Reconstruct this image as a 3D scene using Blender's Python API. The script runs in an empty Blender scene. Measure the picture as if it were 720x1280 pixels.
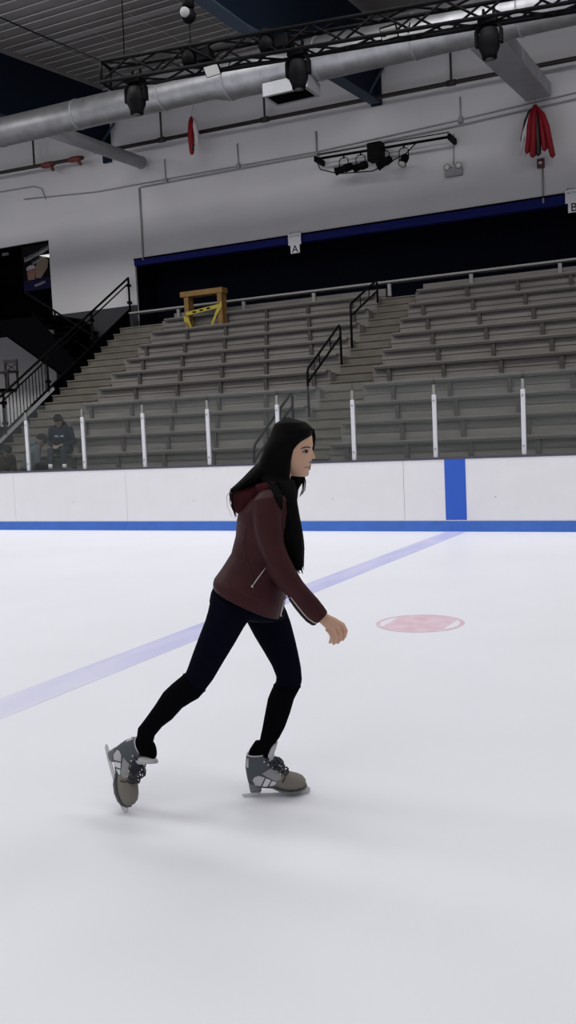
import bpy, bmesh, math, random
from mathutils import Vector, Matrix
random.seed(7)
C = bpy.context.scene.collection
PI = math.pi

# ------------------------------------------------------------------ camera model (720 x 1280)
FPX = 1166.669
RW = Matrix(((0.8964289570301288, -0.005697641676038954, -0.4431508342282647),
             (0.44091548728880287, -0.08965281574872325, 0.8930598556072281),
             (-0.04481805514246469, -0.9959567809436598, -0.07785520166045458)))
EYE = Vector((0, 0, 1.44))
def ray(u, v): return RW @ Vector((u - 360, v - 640, FPX))
def at(u, v, axis, val):
    """point where the sight line of a photo position meets the world plane axis = val"""
    d = ray(u, v)
    return EYE + d * ((val - EYE[axis]) / d[axis])

cam = bpy.data.cameras.new('camera')
cam.sensor_fit = 'HORIZONTAL'; cam.sensor_width = 36; cam.lens = FPX / 720 * 36
cam.clip_start = .05; cam.clip_end = 200
co = bpy.data.objects.new('camera', cam); C.objects.link(co)
m = Matrix.Identity(4)
for i in range(3):
    m[i][0] = RW[i][0]; m[i][1] = -RW[i][1]; m[i][2] = -RW[i][2]; m[i][3] = EYE[i]
co.matrix_world = m
bpy.context.scene.camera = co

# ------------------------------------------------------------------ materials
def mat(name, col, rough=.6, metal=0, noise=0, scale=8, spec=.5, bump=0, stretch=None, col2=None):
    M = bpy.data.materials.new(name); M.use_nodes = True
    nt = M.node_tree; b = nt.nodes['Principled BSDF']
    b.inputs['Base Color'].default_value = (*col, 1)
    b.inputs['Roughness'].default_value = rough
    b.inputs['Metallic'].default_value = metal
    b.inputs['Specular IOR Level'].default_value = spec
    if noise or bump:
        tc = nt.nodes.new('ShaderNodeTexCoord'); mp = nt.nodes.new('ShaderNodeMapping')
        if stretch: mp.inputs['Scale'].default_value = stretch
        n = nt.nodes.new('ShaderNodeTexNoise'); n.inputs['Scale'].default_value = scale
        n.inputs['Detail'].default_value = 5
        nt.links.new(tc.outputs['Object'], mp.inputs[0]); nt.links.new(mp.outputs[0], n.inputs['Vector'])
        if noise:
            r = nt.nodes.new('ShaderNodeMixRGB')
            c2 = col2 or tuple(max(0, c * (1 - noise)) for c in col)
            r.inputs[1].default_value = (*c2, 1); r.inputs[2].default_value = (*col, 1)
            cr = nt.nodes.new('ShaderNodeValToRGB'); cr.color_ramp.elements[0].position = .35; cr.color_ramp.elements[1].position = .65
            nt.links.new(n.outputs['Fac'], cr.inputs[0]); nt.links.new(cr.outputs[0], r.inputs[0])
            nt.links.new(r.outputs[0], b.inputs['Base Color'])
        if bump:
            bp = nt.nodes.new('ShaderNodeBump'); bp.inputs['Strength'].default_value = bump; bp.inputs['Distance'].default_value = .01
            nt.links.new(n.outputs['Fac'], bp.inputs['Height']); nt.links.new(bp.outputs[0], b.inputs['Normal'])
    return M
def srgb(r, g, b):
    f = lambda c: (c / 255 / 12.92) if c < 10 else ((c / 255 + .055) / 1.055) ** 2.4
    return (f(r), f(g), f(b))

WALL = mat('wall paint', (.64, .63, .65), .9, noise=.04, spec=.1, scale=.6)
ICE = mat('ice', (.80, .815, .875), .45, noise=.03, scale=.7, spec=.22, bump=.02)
ICEBLUE = mat('blue line paint under ice', (.50, .51, .80), .45, noise=.28, scale=2.2, spec=.22, col2=(.60, .61, .83), stretch=(3, .6, 1))
ICERED = mat('red spot paint under ice', (.68, .49, .56), .45, noise=.2, scale=9, spec=.22, col2=(.76, .62, .69))
BOARD = mat('white dasher plastic', (.80, .79, .81), .42, noise=.025, scale=3)
KICK = mat('blue kick plastic', (.045, .155, .56), .45, noise=.12, scale=6)
STRIPE = mat('blue stripe plastic', (.02, .10, .53), .42)
CAP = mat('dark cap rail', (.06, .06, .095), .5)
POSTW = mat('white aluminium post', (.62, .62, .66), .45)
POSTG = mat('grey aluminium', (.30, .30, .28), .5, metal=.5)
TERR = mat('worn grey riser boards', (.20, .188, .178), .9, noise=.3, scale=2.2, col2=(.15, .142, .135), stretch=(.5, 3, 3), spec=.1)
TERRS = mat('worn tan step paint', (.155, .142, .122), .9, noise=.3, scale=2.5, col2=(.118, .107, .09), spec=.1)
PLANK = mat('weathered bench plank', (.21, .198, .188), .85, noise=.3, scale=3, stretch=(.4, 6, 6), col2=(.16, .15, .143), spec=.15)
BRACK_SHADE = mat('dark bench bracket and seat shade', (.075, .07, .066), .85, spec=.1)  # brackets, and the strip painted as shade under each seat plank
BLACK = mat('black paint', (.003, .003, .004), .9, spec=0)
BLACKM = mat('black satin metal', (.004, .004, .005), .6, spec=.06)
NAVY = mat('black blue wall paint', (.003, .004, .009), .9, spec=.04)
BAND = mat('dark blue fascia', (.010, .014, .11), .7, spec=.1)
STEEL = mat('dark blue steel', (.008, .015, .030), .7, spec=.1)
STEELF = mat('blue grey steel flange', (.045, .065, .095), .7, spec=.15)
GALV = mat('galvanised duct', (.46, .47, .49), .48, metal=.8, noise=.22, scale=5, stretch=(1, 1, 1))
GALV2 = mat('galvanised sheet', (.40, .41, .43), .55, metal=.35, noise=.1, scale=4)
DECK = mat('grey roof deck', (.22, .205, .20), .9, noise=.15, scale=1.2)
STRAP = mat('white roof strap', (.56, .56, .58), .8)
STRAPG = mat('grey roof strap', (.34, .33, .33), .7)
PIPE = mat('brown sprinkler pipe', (.022, .016, .016), .6)
REDP = mat('rust red pipe coupling', (.16, .035, .03), .6)
CONDUIT = mat('painted conduit', (.30, .295, .31), .7)
WAINS = mat('dark grey wainscot', (.055, .055, .062), .9, spec=.05)
WOOD = mat('yellow timber', (.23, .125, .03), .7, noise=.3, scale=6)
TAPE = mat('yellow caution tape', (.36, .29, .02), .5)
SIGNW = mat('white sign board', (.80, .80, .86), .6)
SIGNG = mat('grey sign lettering', (.25, .25, .28), .6)
LET = mat('black lettering', (.01, .01, .01), .6)
WHITEL = mat('lamp lens', (.62, .62, .58), .3)
REDV = mat('red vinyl', (.25, .008, .018), .45, spec=.25)
BLKV = mat('black vinyl', (.006, .004, .005), .35)
WHTV = mat('white vinyl', (.62, .58, .60), .4)

def fade(M, y0, y1, col):
    """paint worn thin towards one end of the line (world y0 -> y1)"""
    nt = M.node_tree; b = nt.nodes['Principled BSDF']; src = b.inputs['Base Color'].links[0].from_socket
    g = nt.nodes.new('ShaderNodeNewGeometry'); s = nt.nodes.new('ShaderNodeSeparateXYZ'); r = nt.nodes.new('ShaderNodeMapRange'); x = nt.nodes.new('ShaderNodeMixRGB')
    nt.links.new(g.outputs['Position'], s.inputs[0]); nt.links.new(s.outputs['Y'], r.inputs[0])
    r.inputs[1].default_value = y0; r.inputs[2].default_value = y1; r.inputs[3].default_value = .8; r.inputs[4].default_value = 0
    nt.links.new(r.outputs[0], x.inputs[0]); nt.links.new(src, x.inputs[1]); x.inputs[2].default_value = (*col, 1); nt.links.new(x.outputs[0], b.inputs['Base Color'])
fade(ICEBLUE, 3.2, 6.0, (.78, .79, .86))
def specks(M):
    """puck marks on the plastic"""
    nt = M.node_tree; b = nt.nodes['Principled BSDF']; src = b.inputs['Base Color'].links[0].from_socket
    tc = nt.nodes.new('ShaderNodeTexCoord'); mp = nt.nodes.new('ShaderNodeMapping'); mp.inputs['Scale'].default_value = (9, 9, 16)
    n = nt.nodes.new('ShaderNodeTexNoise'); n.inputs['Scale'].default_value = 1.6; n.inputs['Detail'].default_value = 2
    cr = nt.nodes.new('ShaderNodeValToRGB'); cr.color_ramp.elements[0].position = .74; cr.color_ramp.elements[1].position = .78
    x = nt.nodes.new('ShaderNodeMixRGB'); x.inputs[2].default_value = (.22, .21, .22, 1)
    nt.links.new(tc.outputs['Object'], mp.inputs[0]); nt.links.new(mp.outputs[0], n.inputs['Vector']); nt.links.new(n.outputs['Fac'], cr.inputs[0])
    nt.links.new(cr.outputs[0], x.inputs[0]); nt.links.new(src, x.inputs[1]); nt.links.new(x.outputs[0], b.inputs['Base Color'])
specks(BOARD)
def glass_mat():
    M = bpy.data.materials.new('rink glass'); M.use_nodes = True; nt = M.node_tree
    nt.nodes.remove(nt.nodes['Principled BSDF']); out = nt.nodes['Material Output']
    t = nt.nodes.new('ShaderNodeBsdfTransparent'); t.inputs[0].default_value = (.955, .97, .965, 1)
    g = nt.nodes.new('ShaderNodeBsdfGlossy'); g.inputs['Roughness'].default_value = .06; g.inputs[0].default_value = (.9, .95, .95, 1)
    d = nt.nodes.new('ShaderNodeBsdfDiffuse'); d.inputs[0].default_value = (.5, .54, .53, 1)  # pale diffuse haze mixed in to suggest reflections on the panes
    fr = nt.nodes.new('ShaderNodeFresnel'); fr.inputs[0].default_value = 1.3
    m1 = nt.nodes.new('ShaderNodeMixShader'); m2 = nt.nodes.new('ShaderNodeMixShader'); m2.inputs[0].default_value = .036
    nt.links.new(fr.outputs[0], m1.inputs[0]); nt.links.new(t.outputs[0], m1.inputs[1]); nt.links.new(g.outputs[0], m1.inputs[2])
    nt.links.new(m1.outputs[0], m2.inputs[1]); nt.links.new(d.outputs[0], m2.inputs[2]); nt.links.new(m2.outputs[0], out.inputs[0])
    return M
GLASS = glass_mat()

# ------------------------------------------------------------------ mesh building
class MB:
    def __init__(s): s.v = []; s.f = []; s.sm = []
    def add(s, vs, fs, smooth=False):
        o = len(s.v); s.v += [Vector(p) for p in vs]
        s.f += [[i + o for i in f] for f in fs]; s.sm += [smooth] * len(fs); return s
    def box(s, x0, x1, y0, y1, z0, z1):
        vs = [(x, y, z) for z in (z0, z1) for y in (y0, y1) for x in (x0, x1)]
        return s.add(vs, [(0, 2, 3, 1), (4, 5, 7, 6), (0, 1, 5, 4), (2, 6, 7, 3), (0, 4, 6, 2), (1, 3, 7, 5)])
    def bar(s, p, q, w, h, up=(0, 0, 1)):
        p = Vector(p); q = Vector(q); d = (q - p).normalized(); u = Vector(up)
        if abs(d.dot(u)) > .98: u = Vector((1, 0, 0))
        r = d.cross(u).normalized() * w / 2; u = r.cross(d).normalized() * h / 2
        vs = [p - r - u, p + r - u, p + r + u, p - r + u, q - r - u, q + r - u, q + r + u, q - r + u]
        return s.add(vs, [(0, 1, 2, 3), (7, 6, 5, 4), (0, 4, 5, 1), (1, 5, 6, 2), (2, 6, 7, 3), (3, 7, 4, 0)])
    def rings(s, rings, cap=True, smooth=True):
        n = len(rings[0]); vs = [p for r in rings for p in r]; fs = []
        for i in range(len(rings) - 1):
            for j in range(n):
                k = (j + 1) % n
                fs.append((i * n + j, i * n + k, (i + 1) * n + k, (i + 1) * n + j))
        if cap:
            fs.append(tuple(reversed(range(n)))); fs.append(tuple(range((len(rings) - 1) * n, len(rings) * n)))
        return s.add(vs, fs, smooth)
    def tube(s, pts, r, n=10, cap=True):
        pts = [Vector(p) for p in pts]; rs = r if isinstance(r, (list, tuple)) else [r] * len(pts)
        R = []; prev = None
        for i, p in enumerate(pts):
            d = (pts[min(i + 1, len(pts) - 1)] - pts[max(i - 1, 0)])
            d = d.normalized() if d.length > 1e-9 else Vector((0, 0, 1))
            if prev is None:
                u = Vector((0, 0, 1)) if abs(d.z) < .95 else Vector((1, 0, 0))
                a = d.cross(u).normalized()
            else:
                a = (prev - d * prev.dot(d)).normalized()
            prev = a; b = d.cross(a)
            R.append([p + (a * math.cos(t) + b * math.sin(t)) * rs[i] for t in [2 * PI * j / n for j in range(n)]])
        return s.rings(R, cap)
    def lathe(s, base, axis, prof, n=16):
        """prof: list of (distance along axis, radius)"""
        ax = Vector(axis).normalized(); base = Vector(base)
        u = Vector((0, 0, 1)) if abs(ax.z) < .9 else Vector((1, 0, 0))
        a = ax.cross(u).normalized(); b = ax.cross(a)
        return s.rings([[base + ax * d + (a * math.cos(2 * PI * j / n) + b * math.sin(2 * PI * j / n)) * max(r, 1e-4) for j in range(n)] for d, r in prof])
    def prism(s, poly, vec):
        n = len(poly); vec = Vector(vec); vs = [Vector(p) for p in poly] + [Vector(p) + vec for p in poly]
        return s.add(vs, [tuple(range(n)), tuple(reversed(range(n, 2 * n)))] + [(i, i + n, (i + 1) % n + n, (i + 1) % n) for i in range(n)])
    def ball(s, c, r, n=12, sc=(1, 1, 1)):
        c = Vector(c); R = []
        for i in range(n // 2 + 1):
            t = PI * i / (n // 2); rr = max(math.sin(t), .002)
            R.append([c + Vector((math.cos(2 * PI * j / n) * rr * r * sc[0], math.sin(2 * PI * j / n) * rr * r * sc[1], -math.cos(t) * r * sc[2])) for j in range(n)])
        return s.rings(R)
    def mesh(s, name, M, org):
        me = bpy.data.meshes.new(name)
        me.from_pydata([p - org for p in s.v], [], s.f)
        bm = bmesh.new(); bm.from_mesh(me); bmesh.ops.recalc_face_normals(bm, faces=bm.faces); bm.to_mesh(me); bm.free()
        for p, q in zip(me.polygons, s.sm): p.use_smooth = q
        me.materials.append(M); return me
    def build(s, name, M, parent=None, org=None, bevel=0):
        """geometry is in world coordinates; org = world place of the thing it belongs to"""
        if org is None:
            if parent is not None: org = worldloc(parent)
            else:
                xs = [p.x for p in s.v]; ys = [p.y for p in s.v]; zs = [p.z for p in s.v]
                org = Vector(((min(xs) + max(xs)) / 2, (min(ys) + max(ys)) / 2, min(zs)))
        org = Vector(org)
        o = bpy.data.objects.new(name, s.mesh(name, M, org)); C.objects.link(o)
        if parent is not None: o.parent = parent
        else: o.location = org
        if bevel:
            b = o.modifiers.new('bevel', 'BEVEL'); b.width = bevel; b.segments = 2; b.limit_method = 'ANGLE'
        return o
def worldloc(o):
    p = Vector((0, 0, 0))
    while o: p += o.location; o = o.parent
    return p
def tag(o, label, cat, group=None):
    o['label'] = label; o['category'] = cat
    if group: o['group'] = group
    return o
def thing(name, loc, label, cat, group=None):
    o = bpy.data.objects.new(name, None); C.objects.link(o); o.location = loc; o.empty_display_size = .1
    return tag(o, label, cat, group)
def struct(o): o['kind'] = 'structure'; return o
def dup(root, loc, label=None, parent=None):
    r = root.copy(); C.objects.link(r); r.location = loc
    if label: r['label'] = label
    def kids(a, b):
        for ch in list(a.children):
            c = ch.copy(); C.objects.link(c); c.parent = b; kids(ch, c)
    kids(root, r); return r

# ================================================================== SETTING
YB = 13.09                      # rink face of the boards
YW = 21.0                       # long back wall
fl = struct(MB().box(-40, 14, -17, YB + .02, -.1, 0).build('floor', ICE))
struct(MB().box(-40, 14, YB + .02, YW + 3, -.1, -.001).build('floor_stand', TERR))
bl = MB().box(-3.945, -3.64, -10, YB, .0005, .0015).build('blue_line', ICEBLUE, fl)
sp = at(525, 779, 2, 0); sp.z = 0
n = 72; R = .335; CI = [(math.cos(2 * PI * i / n), math.sin(2 * PI * i / n)) for i in range(n)]
rg = MB().add([(sp.x + c * R, sp.y + s * R, .0012) for c, s in CI] + [(sp.x + c * R * .9, sp.y + s * R * .9, .0012) for c, s in CI], [(i, (i + 1) % n, n + (i + 1) % n, n + i) for i in range(n)])
rg.build('face_off_spot', ICERED, fl)
MB().add([(sp.x + max(-.235, min(.235, c * R * .93)), sp.y + s * R * .93, .0009) for c, s in CI], [tuple(range(n))]).build('face_off_spot', ICERED, fl)

# back wall in pieces round the dark press recess and the doorway
XR = -14.64                     # left end of dark recess
ZT, ZR = 6.38, 4.62
DX0, DX1, DZ0, DZ1 = -20.6, -17.5, 4.9, 7.28
wb = MB()
wb.box(-40, 14, YW, YW + .2, ZT, 12)
wb2 = MB(); wb2.box(-40, 14, YW, YW + .07, DZ1, 12)      # above both openings
wb2.box(DX1, XR, YW, YW + .07, 0, DZ1)
wb2.box(XR, 14, YW, YW + .07, ZT, DZ1)
wb2.box(XR, 14, YW, YW + .07, 0, ZR)
wb2.box(-40, DX0, YW, YW + .07, 0, DZ1)
wb2.box(DX0, DX1, YW, YW + .07, 0, DZ0)
wall = struct(wb2.build('wall_back', WALL))
MB().box(XR, 14, YW + 1.0, YW + 1.1, ZR - .3, ZT + .3).build('recess_back', NAVY, wall)
MB().box(XR - .1, 14, YW + .07, YW + 1.0, ZT + .05, ZT + .15).build('recess_ceiling', NAVY, wall)
MB().box(XR - .1, XR, YW + .07, YW + 1.0, ZR - .3, ZT + .1).build('recess_jamb', NAVY, wall)
MB().box(XR, 14, YW + .07, YW + 1.0, ZR - .3, ZR).build('recess_floor', NAVY, wall)
MB().prism([(XR, YW - .03, ZT - .02), (XR, YW - .03, ZT - .165), (14, YW - .03, ZT - .31), (14, YW - .03, ZT - .02)], (0, .2, 0)).build('fascia', BAND, wall)
MB().box(XR, 14, YW - .05, YW + .02, ZT - .02, ZT + .015).build('fascia_edge', BLACK, wall)
# doorway recess
MB().box(DX0 - .3, DX1 + .3, YW + 1.2, YW + 1.3, DZ0 - .3, DZ1 + .3).build('doorway_back', BLACK, wall)
MB().box(DX0 - .3, DX1 + .3, YW + .07, YW + 1.2, DZ1 + .02, DZ1 + .1).build('doorway_ceiling', BLACK, wall)
MB().box(DX1, DX1 + .1, YW + .07, YW + 1.2, DZ0 - .3, DZ1 + .1).build('doorway_jamb', BLACK, wall)
MB().box(DX1 + .01, XR, YW - .03, YW + .01, 2.6, 5.19).build('wainscot', WAINS, wall)
struct(MB().box(-40.2, -40, -17, YW + .2, 0, 12).build('wall_left', WALL))
struct(MB().box(14, 14.2, -17, YW + .2, 0, 12).build('wall_right', WALL))
struct(MB().box(-40, 14, -17.2, -17, 0, 12).build('wall_front', WALL))

# roof deck
def ceil_z(y): return 10.2 if y < 12.4 else 10.2 + .085 * (y - 12.4)
ce = struct(MB().prism([(-40, -17, 10.2), (-40, 12.4, 10.2), (-40, 22, ceil_z(22)), (-40, 22, ceil_z(22) + .2), (-40, -17, 10.6)], (54, 0, 0)).build('ceiling', DECK))
FX = [-15.3, -7.65]             # steel frames
y = 12.6; k = 0
while y < 20.9:
    z = ceil_z(y) - .05
    MB().box(-15.1, -7.85, y - .010, y + .010, z - .005, z + .005).build('roof_strap', STRAP, ce)
    y += .40 if k % 3 else .30; k += 1
for x in (-14.2, -13.0, -11.8, -10.6, -9.4):
    MB().bar((x, 11.5, ceil_z(11.5) - .02), (x, 20.9, ceil_z(20.9) - .02), .03, .02).build('roof_strap', STRAPG, ce)
for yy in (14.6, 17.5):
    MB().box(-15.1, -7.85, yy - .06, yy + .06, ceil_z(yy) - .03, ceil_z(yy) + .02).build('purlin', STRAPG, ce)

# ================================================================== STEEL FRAMES
for k, fx in enumerate(FX):
    org = Vector((fx, YW, 9.0))
    t = thing('steel_frame', org, ['dark blue tapered roof frame left of the lighting truss end, behind the silver duct',
                                   'dark blue tapered roof frame above the hanging wall spotlights, crossing behind the truss'][k], 'roof frame', 'steel roof frames')
    e_ = .4 if k == 0 else 0
    pr = [(20.93, 9.05), (18.6, 8.86), (14.4, 8.40), (8, 8.25), (-4, 8.2)]
    pr = [(y_, z_ + e_) for y_, z_ in pr]
    poly = [(fx - .012, y, z) for y, z in pr] + [(fx - .012, -4, 10.1), (fx - .012, 12.4, 10.12), (fx - .012, 20.93, ceil_z(20.93) - .06)]
    MB().prism(poly, (.024, 0, 0)).build('web', STEEL, t)
    f = MB()
    for a, b in zip(pr[:-1], pr[1:]): f.bar((fx, a[0], a[1]), (fx, b[0], b[1]), .26, .035)
    f.build('bottom_flange', STEELF, t)
    MB().box(fx - .13, fx + .13, 20.92, 20.98, 9.0, ceil_z(20.9) - .08).build('end_plate', STEEL, t)
    MB().bar((fx + .32, 20.9, 9.95), (fx + .03, 20.4, 9.1), .05, .05).build('brace', STEELF, t)

# ================================================================== DUCTWORK
d0 = at(0, 166, 1, 16.0); d1 = at(270, 103, 1, 16.0); d2 = at(640, 18, 1, 16.0)
dv = (d1 - d0).normalized(); dv2 = (d2 - d1).normalized()
t = thing('air_duct', d1, 'long round silver ventilation duct running under the roof along the back wall', 'duct')
q0 = d0 - dv * 8
b = MB(); b.rings([[d + (Vector((0, 1, 0)) * math.cos(a) + Vector((0, 0, 1)) * math.sin(a)) * r for a in [2 * PI * j / 40 for j in range(40)]]
         for d, r in ((q0, .29), (d1 - dv * .10, .29), (d1 + dv2 * .22, .365), (d2 + dv2 * 8, .365))])
b.build('duct_pipe', GALV, t)
L0 = (d1 - q0).length
def collar(pos, dirv, r, w=.03):
    MB().lathe(pos, dirv, [(0, r), (0, r + .012), (w, r + .012), (w, r)], 40).build('seam_collar', GALV2, t)
for s_ in (1.2, 3.3, 5.4, 8.6): collar(d1 - dv * s_, dv, .29)
for s_ in (.05, 1.9, 3.7, 5.5, 7.3): collar(d1 + dv2 * (.24 + s_), dv2, .365)
# square register under the duct
g = at(362, 113, 1, 15.85)
rg = MB(); rg.box(g.x - .44, g.x + .46, 15.62, 16.2, g.z - .10, g.z + .14); rgo = rg.build('register_box', GALV2, t, bevel=.01)
sl = MB(); sl.box(g.x - .37, g.x + .39, 15.68, 16.1, g.z - .105, g.z - .099); sl.build('grille', BLACK, t)
# round branch to the wall
e0 = Vector((-13.45, 16.0, 8.28)); e1 = at(176, 203, 1, 20.75)
t = thing('branch_duct', e1, 'round grey branch duct slanting from the silver duct to the white wall, upper left', 'duct')
b = MB(); dd = (e1 - e0).normalized()
b.lathe(e0, dd, [(0, .155), ((e1 - e0).length, .155)], 28); b.build('duct_pipe', GALV2, t)
MB().lathe(e1 - dd * .03, dd, [(0, .165), (.05, .165), (.09, .14), (.1, .001)], 28).build('end_cap', GALV2, t)
# rectangular drop to the wall
z1 = at(658, 127, 1, 20.9); z1r = at(689, 120, 1, 20.9); z0 = at(588, 62, 1, 16.25); z0r = at(632, 52, 1, 16.25)
t = thing('rectangular_duct', z1, 'rectangular silver duct dropping from the round duct to the wall above the red streamers', 'duct')
H_ = Vector((0, 0, .27)); A = [z0, z0r, z0r + H_, z0 + H_]; B = [z1, z1r, z1r + H_, z1 + H_]
MB().rings([A, B], smooth=False).build('duct_body', GALV2, t)
for q in (.33, .66, .97):
    r = [a.lerp(b_, q) for a, b_ in zip(A, B)]; c = sum(r, Vector()) / 4
    r1 = [c + (p - c) * 1.03 for p in r]; dv_ = (z1 - z0).normalized() * .035
    MB().rings([r1, [p + dv_ for p in r1]], smooth=False).build('joint_flange', GALV2, t)

# ================================================================== PIPES AND CONDUITS ON THE WALL
def wall_pt(u, v, off=.12): return at(u, v, 1, YW - off)
p0 = wall_pt(140, 187, .35); p1 = wall_pt(720, 73, .35)
t = thing('sprinkler_pipe', p0, 'long dark brown sprinkler pipe high on the wall, right of the branch duct', 'pipe')
MB().tube([p0, p1 + (p1 - p0) * .8], .048).build('pipe_run', PIPE, t)
for u in (202, 331, 564):
    vb = 187 + (u - 140) / 580 * (73 - 187); a = wall_pt(u, vb, .35)
    MB().tube([a, a + Vector((0, 0, 1.5))], .028, 8).build('hanger', PIPE, t)
    MB().tube([a - (p1 - p0).normalized() * .1, a + (p1 - p0).normalized() * .1], .066).build('coupling', PIPE, t)
p0 = wall_pt(0, 216, .35); p1 = wall_pt(104, 197, .35)
t = thing('sprinkler_pipe', p1, 'short dark sprinkler pipe with rust red couplings, upper left', 'pipe')
MB().tube([p0 - (p1 - p0) * .4, p1], .048).build('pipe_run', PIPE, t)
a = wall_pt(43, 208, .35); MB().tube([a, a + Vector((0, 0, 1.3))], .028, 8).build('hanger', PIPE, t)
for u, v in ((60, 206), (94, 199)):
    a = wall_pt(u, v, .35); dd = (p1 - p0).normalized()
    MB().tube([a - dd * .22, a - dd * .1, a + dd * .1, a + dd * .2], [.06, .08, .08, .06]).build('red_coupling', REDP, t)
    MB().tube([a + dd * .1, a + dd * .15 + Vector((0, -.03, -.12)), a + dd * .2 + Vector((0, -.03, -.17))], [.055, .05, .04]).build('drop_elbow', REDP, t)
def conduit(pts, r, label, drops=(), off=.03):
    P = [wall_pt(u, v, off) for u, v in pts]
    t = thing('wall_conduit', P[0], label, 'conduit', 'thin pipes clipped to the white wall')
    MB().tube(P, r, 8).build('conduit_run', CONDUIT, t)
    for u, v, dz in drops:
        a = wall_pt(u, v, off); MB().tube([a, a + Vector((0, 0, dz))], r, 6).build('riser', CONDUIT, t)
        MB().box(a.x - .05, a.x + .05, a.y - .04, a.y + .03, a.z - .06, a.z + .06).build('junction_box', CONDUIT, t)
    return t
conduit([(30, 249), (90, 243), (120, 240), (400, 189), (575, 150), (720, 116)], .016, 'upper of two long thin conduits crossing the white wall', [(207, 226, .55), (298, 208, .55), (576, 150, .5)])
conduit([(176, 234), (300, 211), (420, 189), (560, 160), (720, 124)], .022, 'lower of two long thin conduits crossing the white wall', [(396, 194, .55)])
conduit([(174, 235), (179, 325)], .026, 'vertical conduit down to the left corner of the dark recess')
conduit([(678, 210), (679, 254)], .02, 'vertical conduit below the small fire strobe at right')
conduit([(0, 240), (42, 233), (52, 236), (57, 249)], .014, 'thin looping cable at the far left of the wall under the red couplings')
conduit([(567, 167), (567, 206)], .012, 'thin vertical conduit down to the emergency lamp')

# ================================================================== WALL FIXTURES
a = wall_pt(676, 204, .06)
t = thing('fire_strobe', a, 'small red fire strobe box on the wall below the red streamers', 'fire alarm')
MB().box(a.x - .075, a.x + .075, a.y - .05, a.y + .05, a.z - .10, a.z + .09).build('housing', mat('dark red plastic', (.09, .02, .025), .5), t, bevel=.012)
MB().ball(a + Vector((0, -.05, 0)), .04, 10, (1, .5, .8)).build('lens', WHITEL, t)
a = wall_pt(567, 213, .07)
t = thing('emergency_light', a, 'grey two-headed emergency lamp on the wall right of the spotlight bar', 'emergency light')
MB().box(a.x - .2, a.x + .2, a.y - .05, a.y + .06, a.z - .13, a.z + .05).build('housing', CONDUIT, t, bevel=.02)
for s_ in (-.13, .13):
    MB().lathe(a + Vector((s_, .02, .09)), (0, -1, -.2), [(0, .03), (.03, .07), (.1, .075)], 14).build('lamp_head', CONDUIT, t)
    MB().lathe(a + Vector((s_, -.075, .075)), (0, -1, -.2), [(0, .062), (.012, .05), (.02, .001)], 14).build('lamp_lens', WHITEL, t)

# bar of five stage spotlights
l0 = wall_pt(395, 199, .45); l1 = wall_pt(562, 171, .45)
t = thing('spotlight_bar', l0, 'black pipe bar of the stage spotlights mounted on the white wall', 'lighting bar')
MB().tube([l0, l1], .03).build('bar_pipe', BLACKM, t)
MB().tube([l0 + Vector((.02, 0, .10)), l1 + Vector((0, 0, .10))], .012, 6).build('cable', BLACKM, t)
for p in (l0, l1): MB().bar(p + Vector((0, -.05, 0)), p + Vector((0, .44, 0)), .07, .12).build('bracket', BLACKM, t)
MB().tube([l0, l0 + Vector((.1, 0, -.25)), l0 + Vector((.55, 0, -.42)), l0 + Vector((1.4, 0, -.5)), l0 + Vector((2.2, 0, -.25)), l0 + Vector((2.5, 0, -.02))], .014, 6).build('loose_cable', BLACKM, t)
for u in (468,):
    vb = 199 + (u - 395) / 167 * (171 - 199); a = wall_pt(u, vb, .45)
    MB().box(a.x - .17, a.x + .17, a.y - .05, a.y + .25, a.z - .24, a.z + .16).build('dimmer_box', BLACKM, t, bevel=.02)
labs = ['leftmost black spotlight on the wall bar, aimed left', 'second black spotlight from the left on the wall bar', 'black spotlight on the wall bar just right of the dimmer box', 'rightmost spotlight on the wall bar, with a pale lens facing down']
for i, (u, v, dx, dz, L_) in enumerate(((430, 211, -1, -.32, .42), (451, 208, -.8, -.3, .34), (481, 203, -.8, -.55, .36), (505, 200, -.15, -.7, .26))):
    vb = 199 + (u - 395) / 167 * (171 - 199); top = wall_pt(u, vb, .45); c = wall_pt(u, v, .5)
    t = thing('stage_spotlight', c, labs[i], 'spotlight', 'stage spotlights on the wall bar')
    ax = Vector((dx, -.5, dz)).normalized()
    MB().lathe(c - ax * L_ * .5, ax, [(0, .05), (.02, .085), (L_ * .45, .095), (L_ * .5, .075), (L_ * .9, .085), (L_, .10)], 16).build('can', BLACKM, t)
    MB().lathe(c + ax * (L_ * .5 + .001), ax, [(0, .085), (.012, .06), (.02, .001)], 16).build('lens', WHITEL if i == 3 else BLACKM, t)
    w_ = .11
    MB().tube([c + Vector((-w_, 0, 0)), Vector((c.x - w_, c.y, top.z - .14)), Vector((c.x - w_ * .6, c.y, top.z - .09)), Vector((c.x + w_ * .6, c.y, top.z - .09)), Vector((c.x + w_, c.y, top.z - .14)), c + Vector((w_, 0, 0))], .012, 6).build('yoke', BLACKM, t)
    MB().tube([Vector((c.x, c.y, top.z - .09)), Vector((c.x, top.y, top.z + .02))], .022, 6).build('clamp', BLACKM, t)

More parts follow.
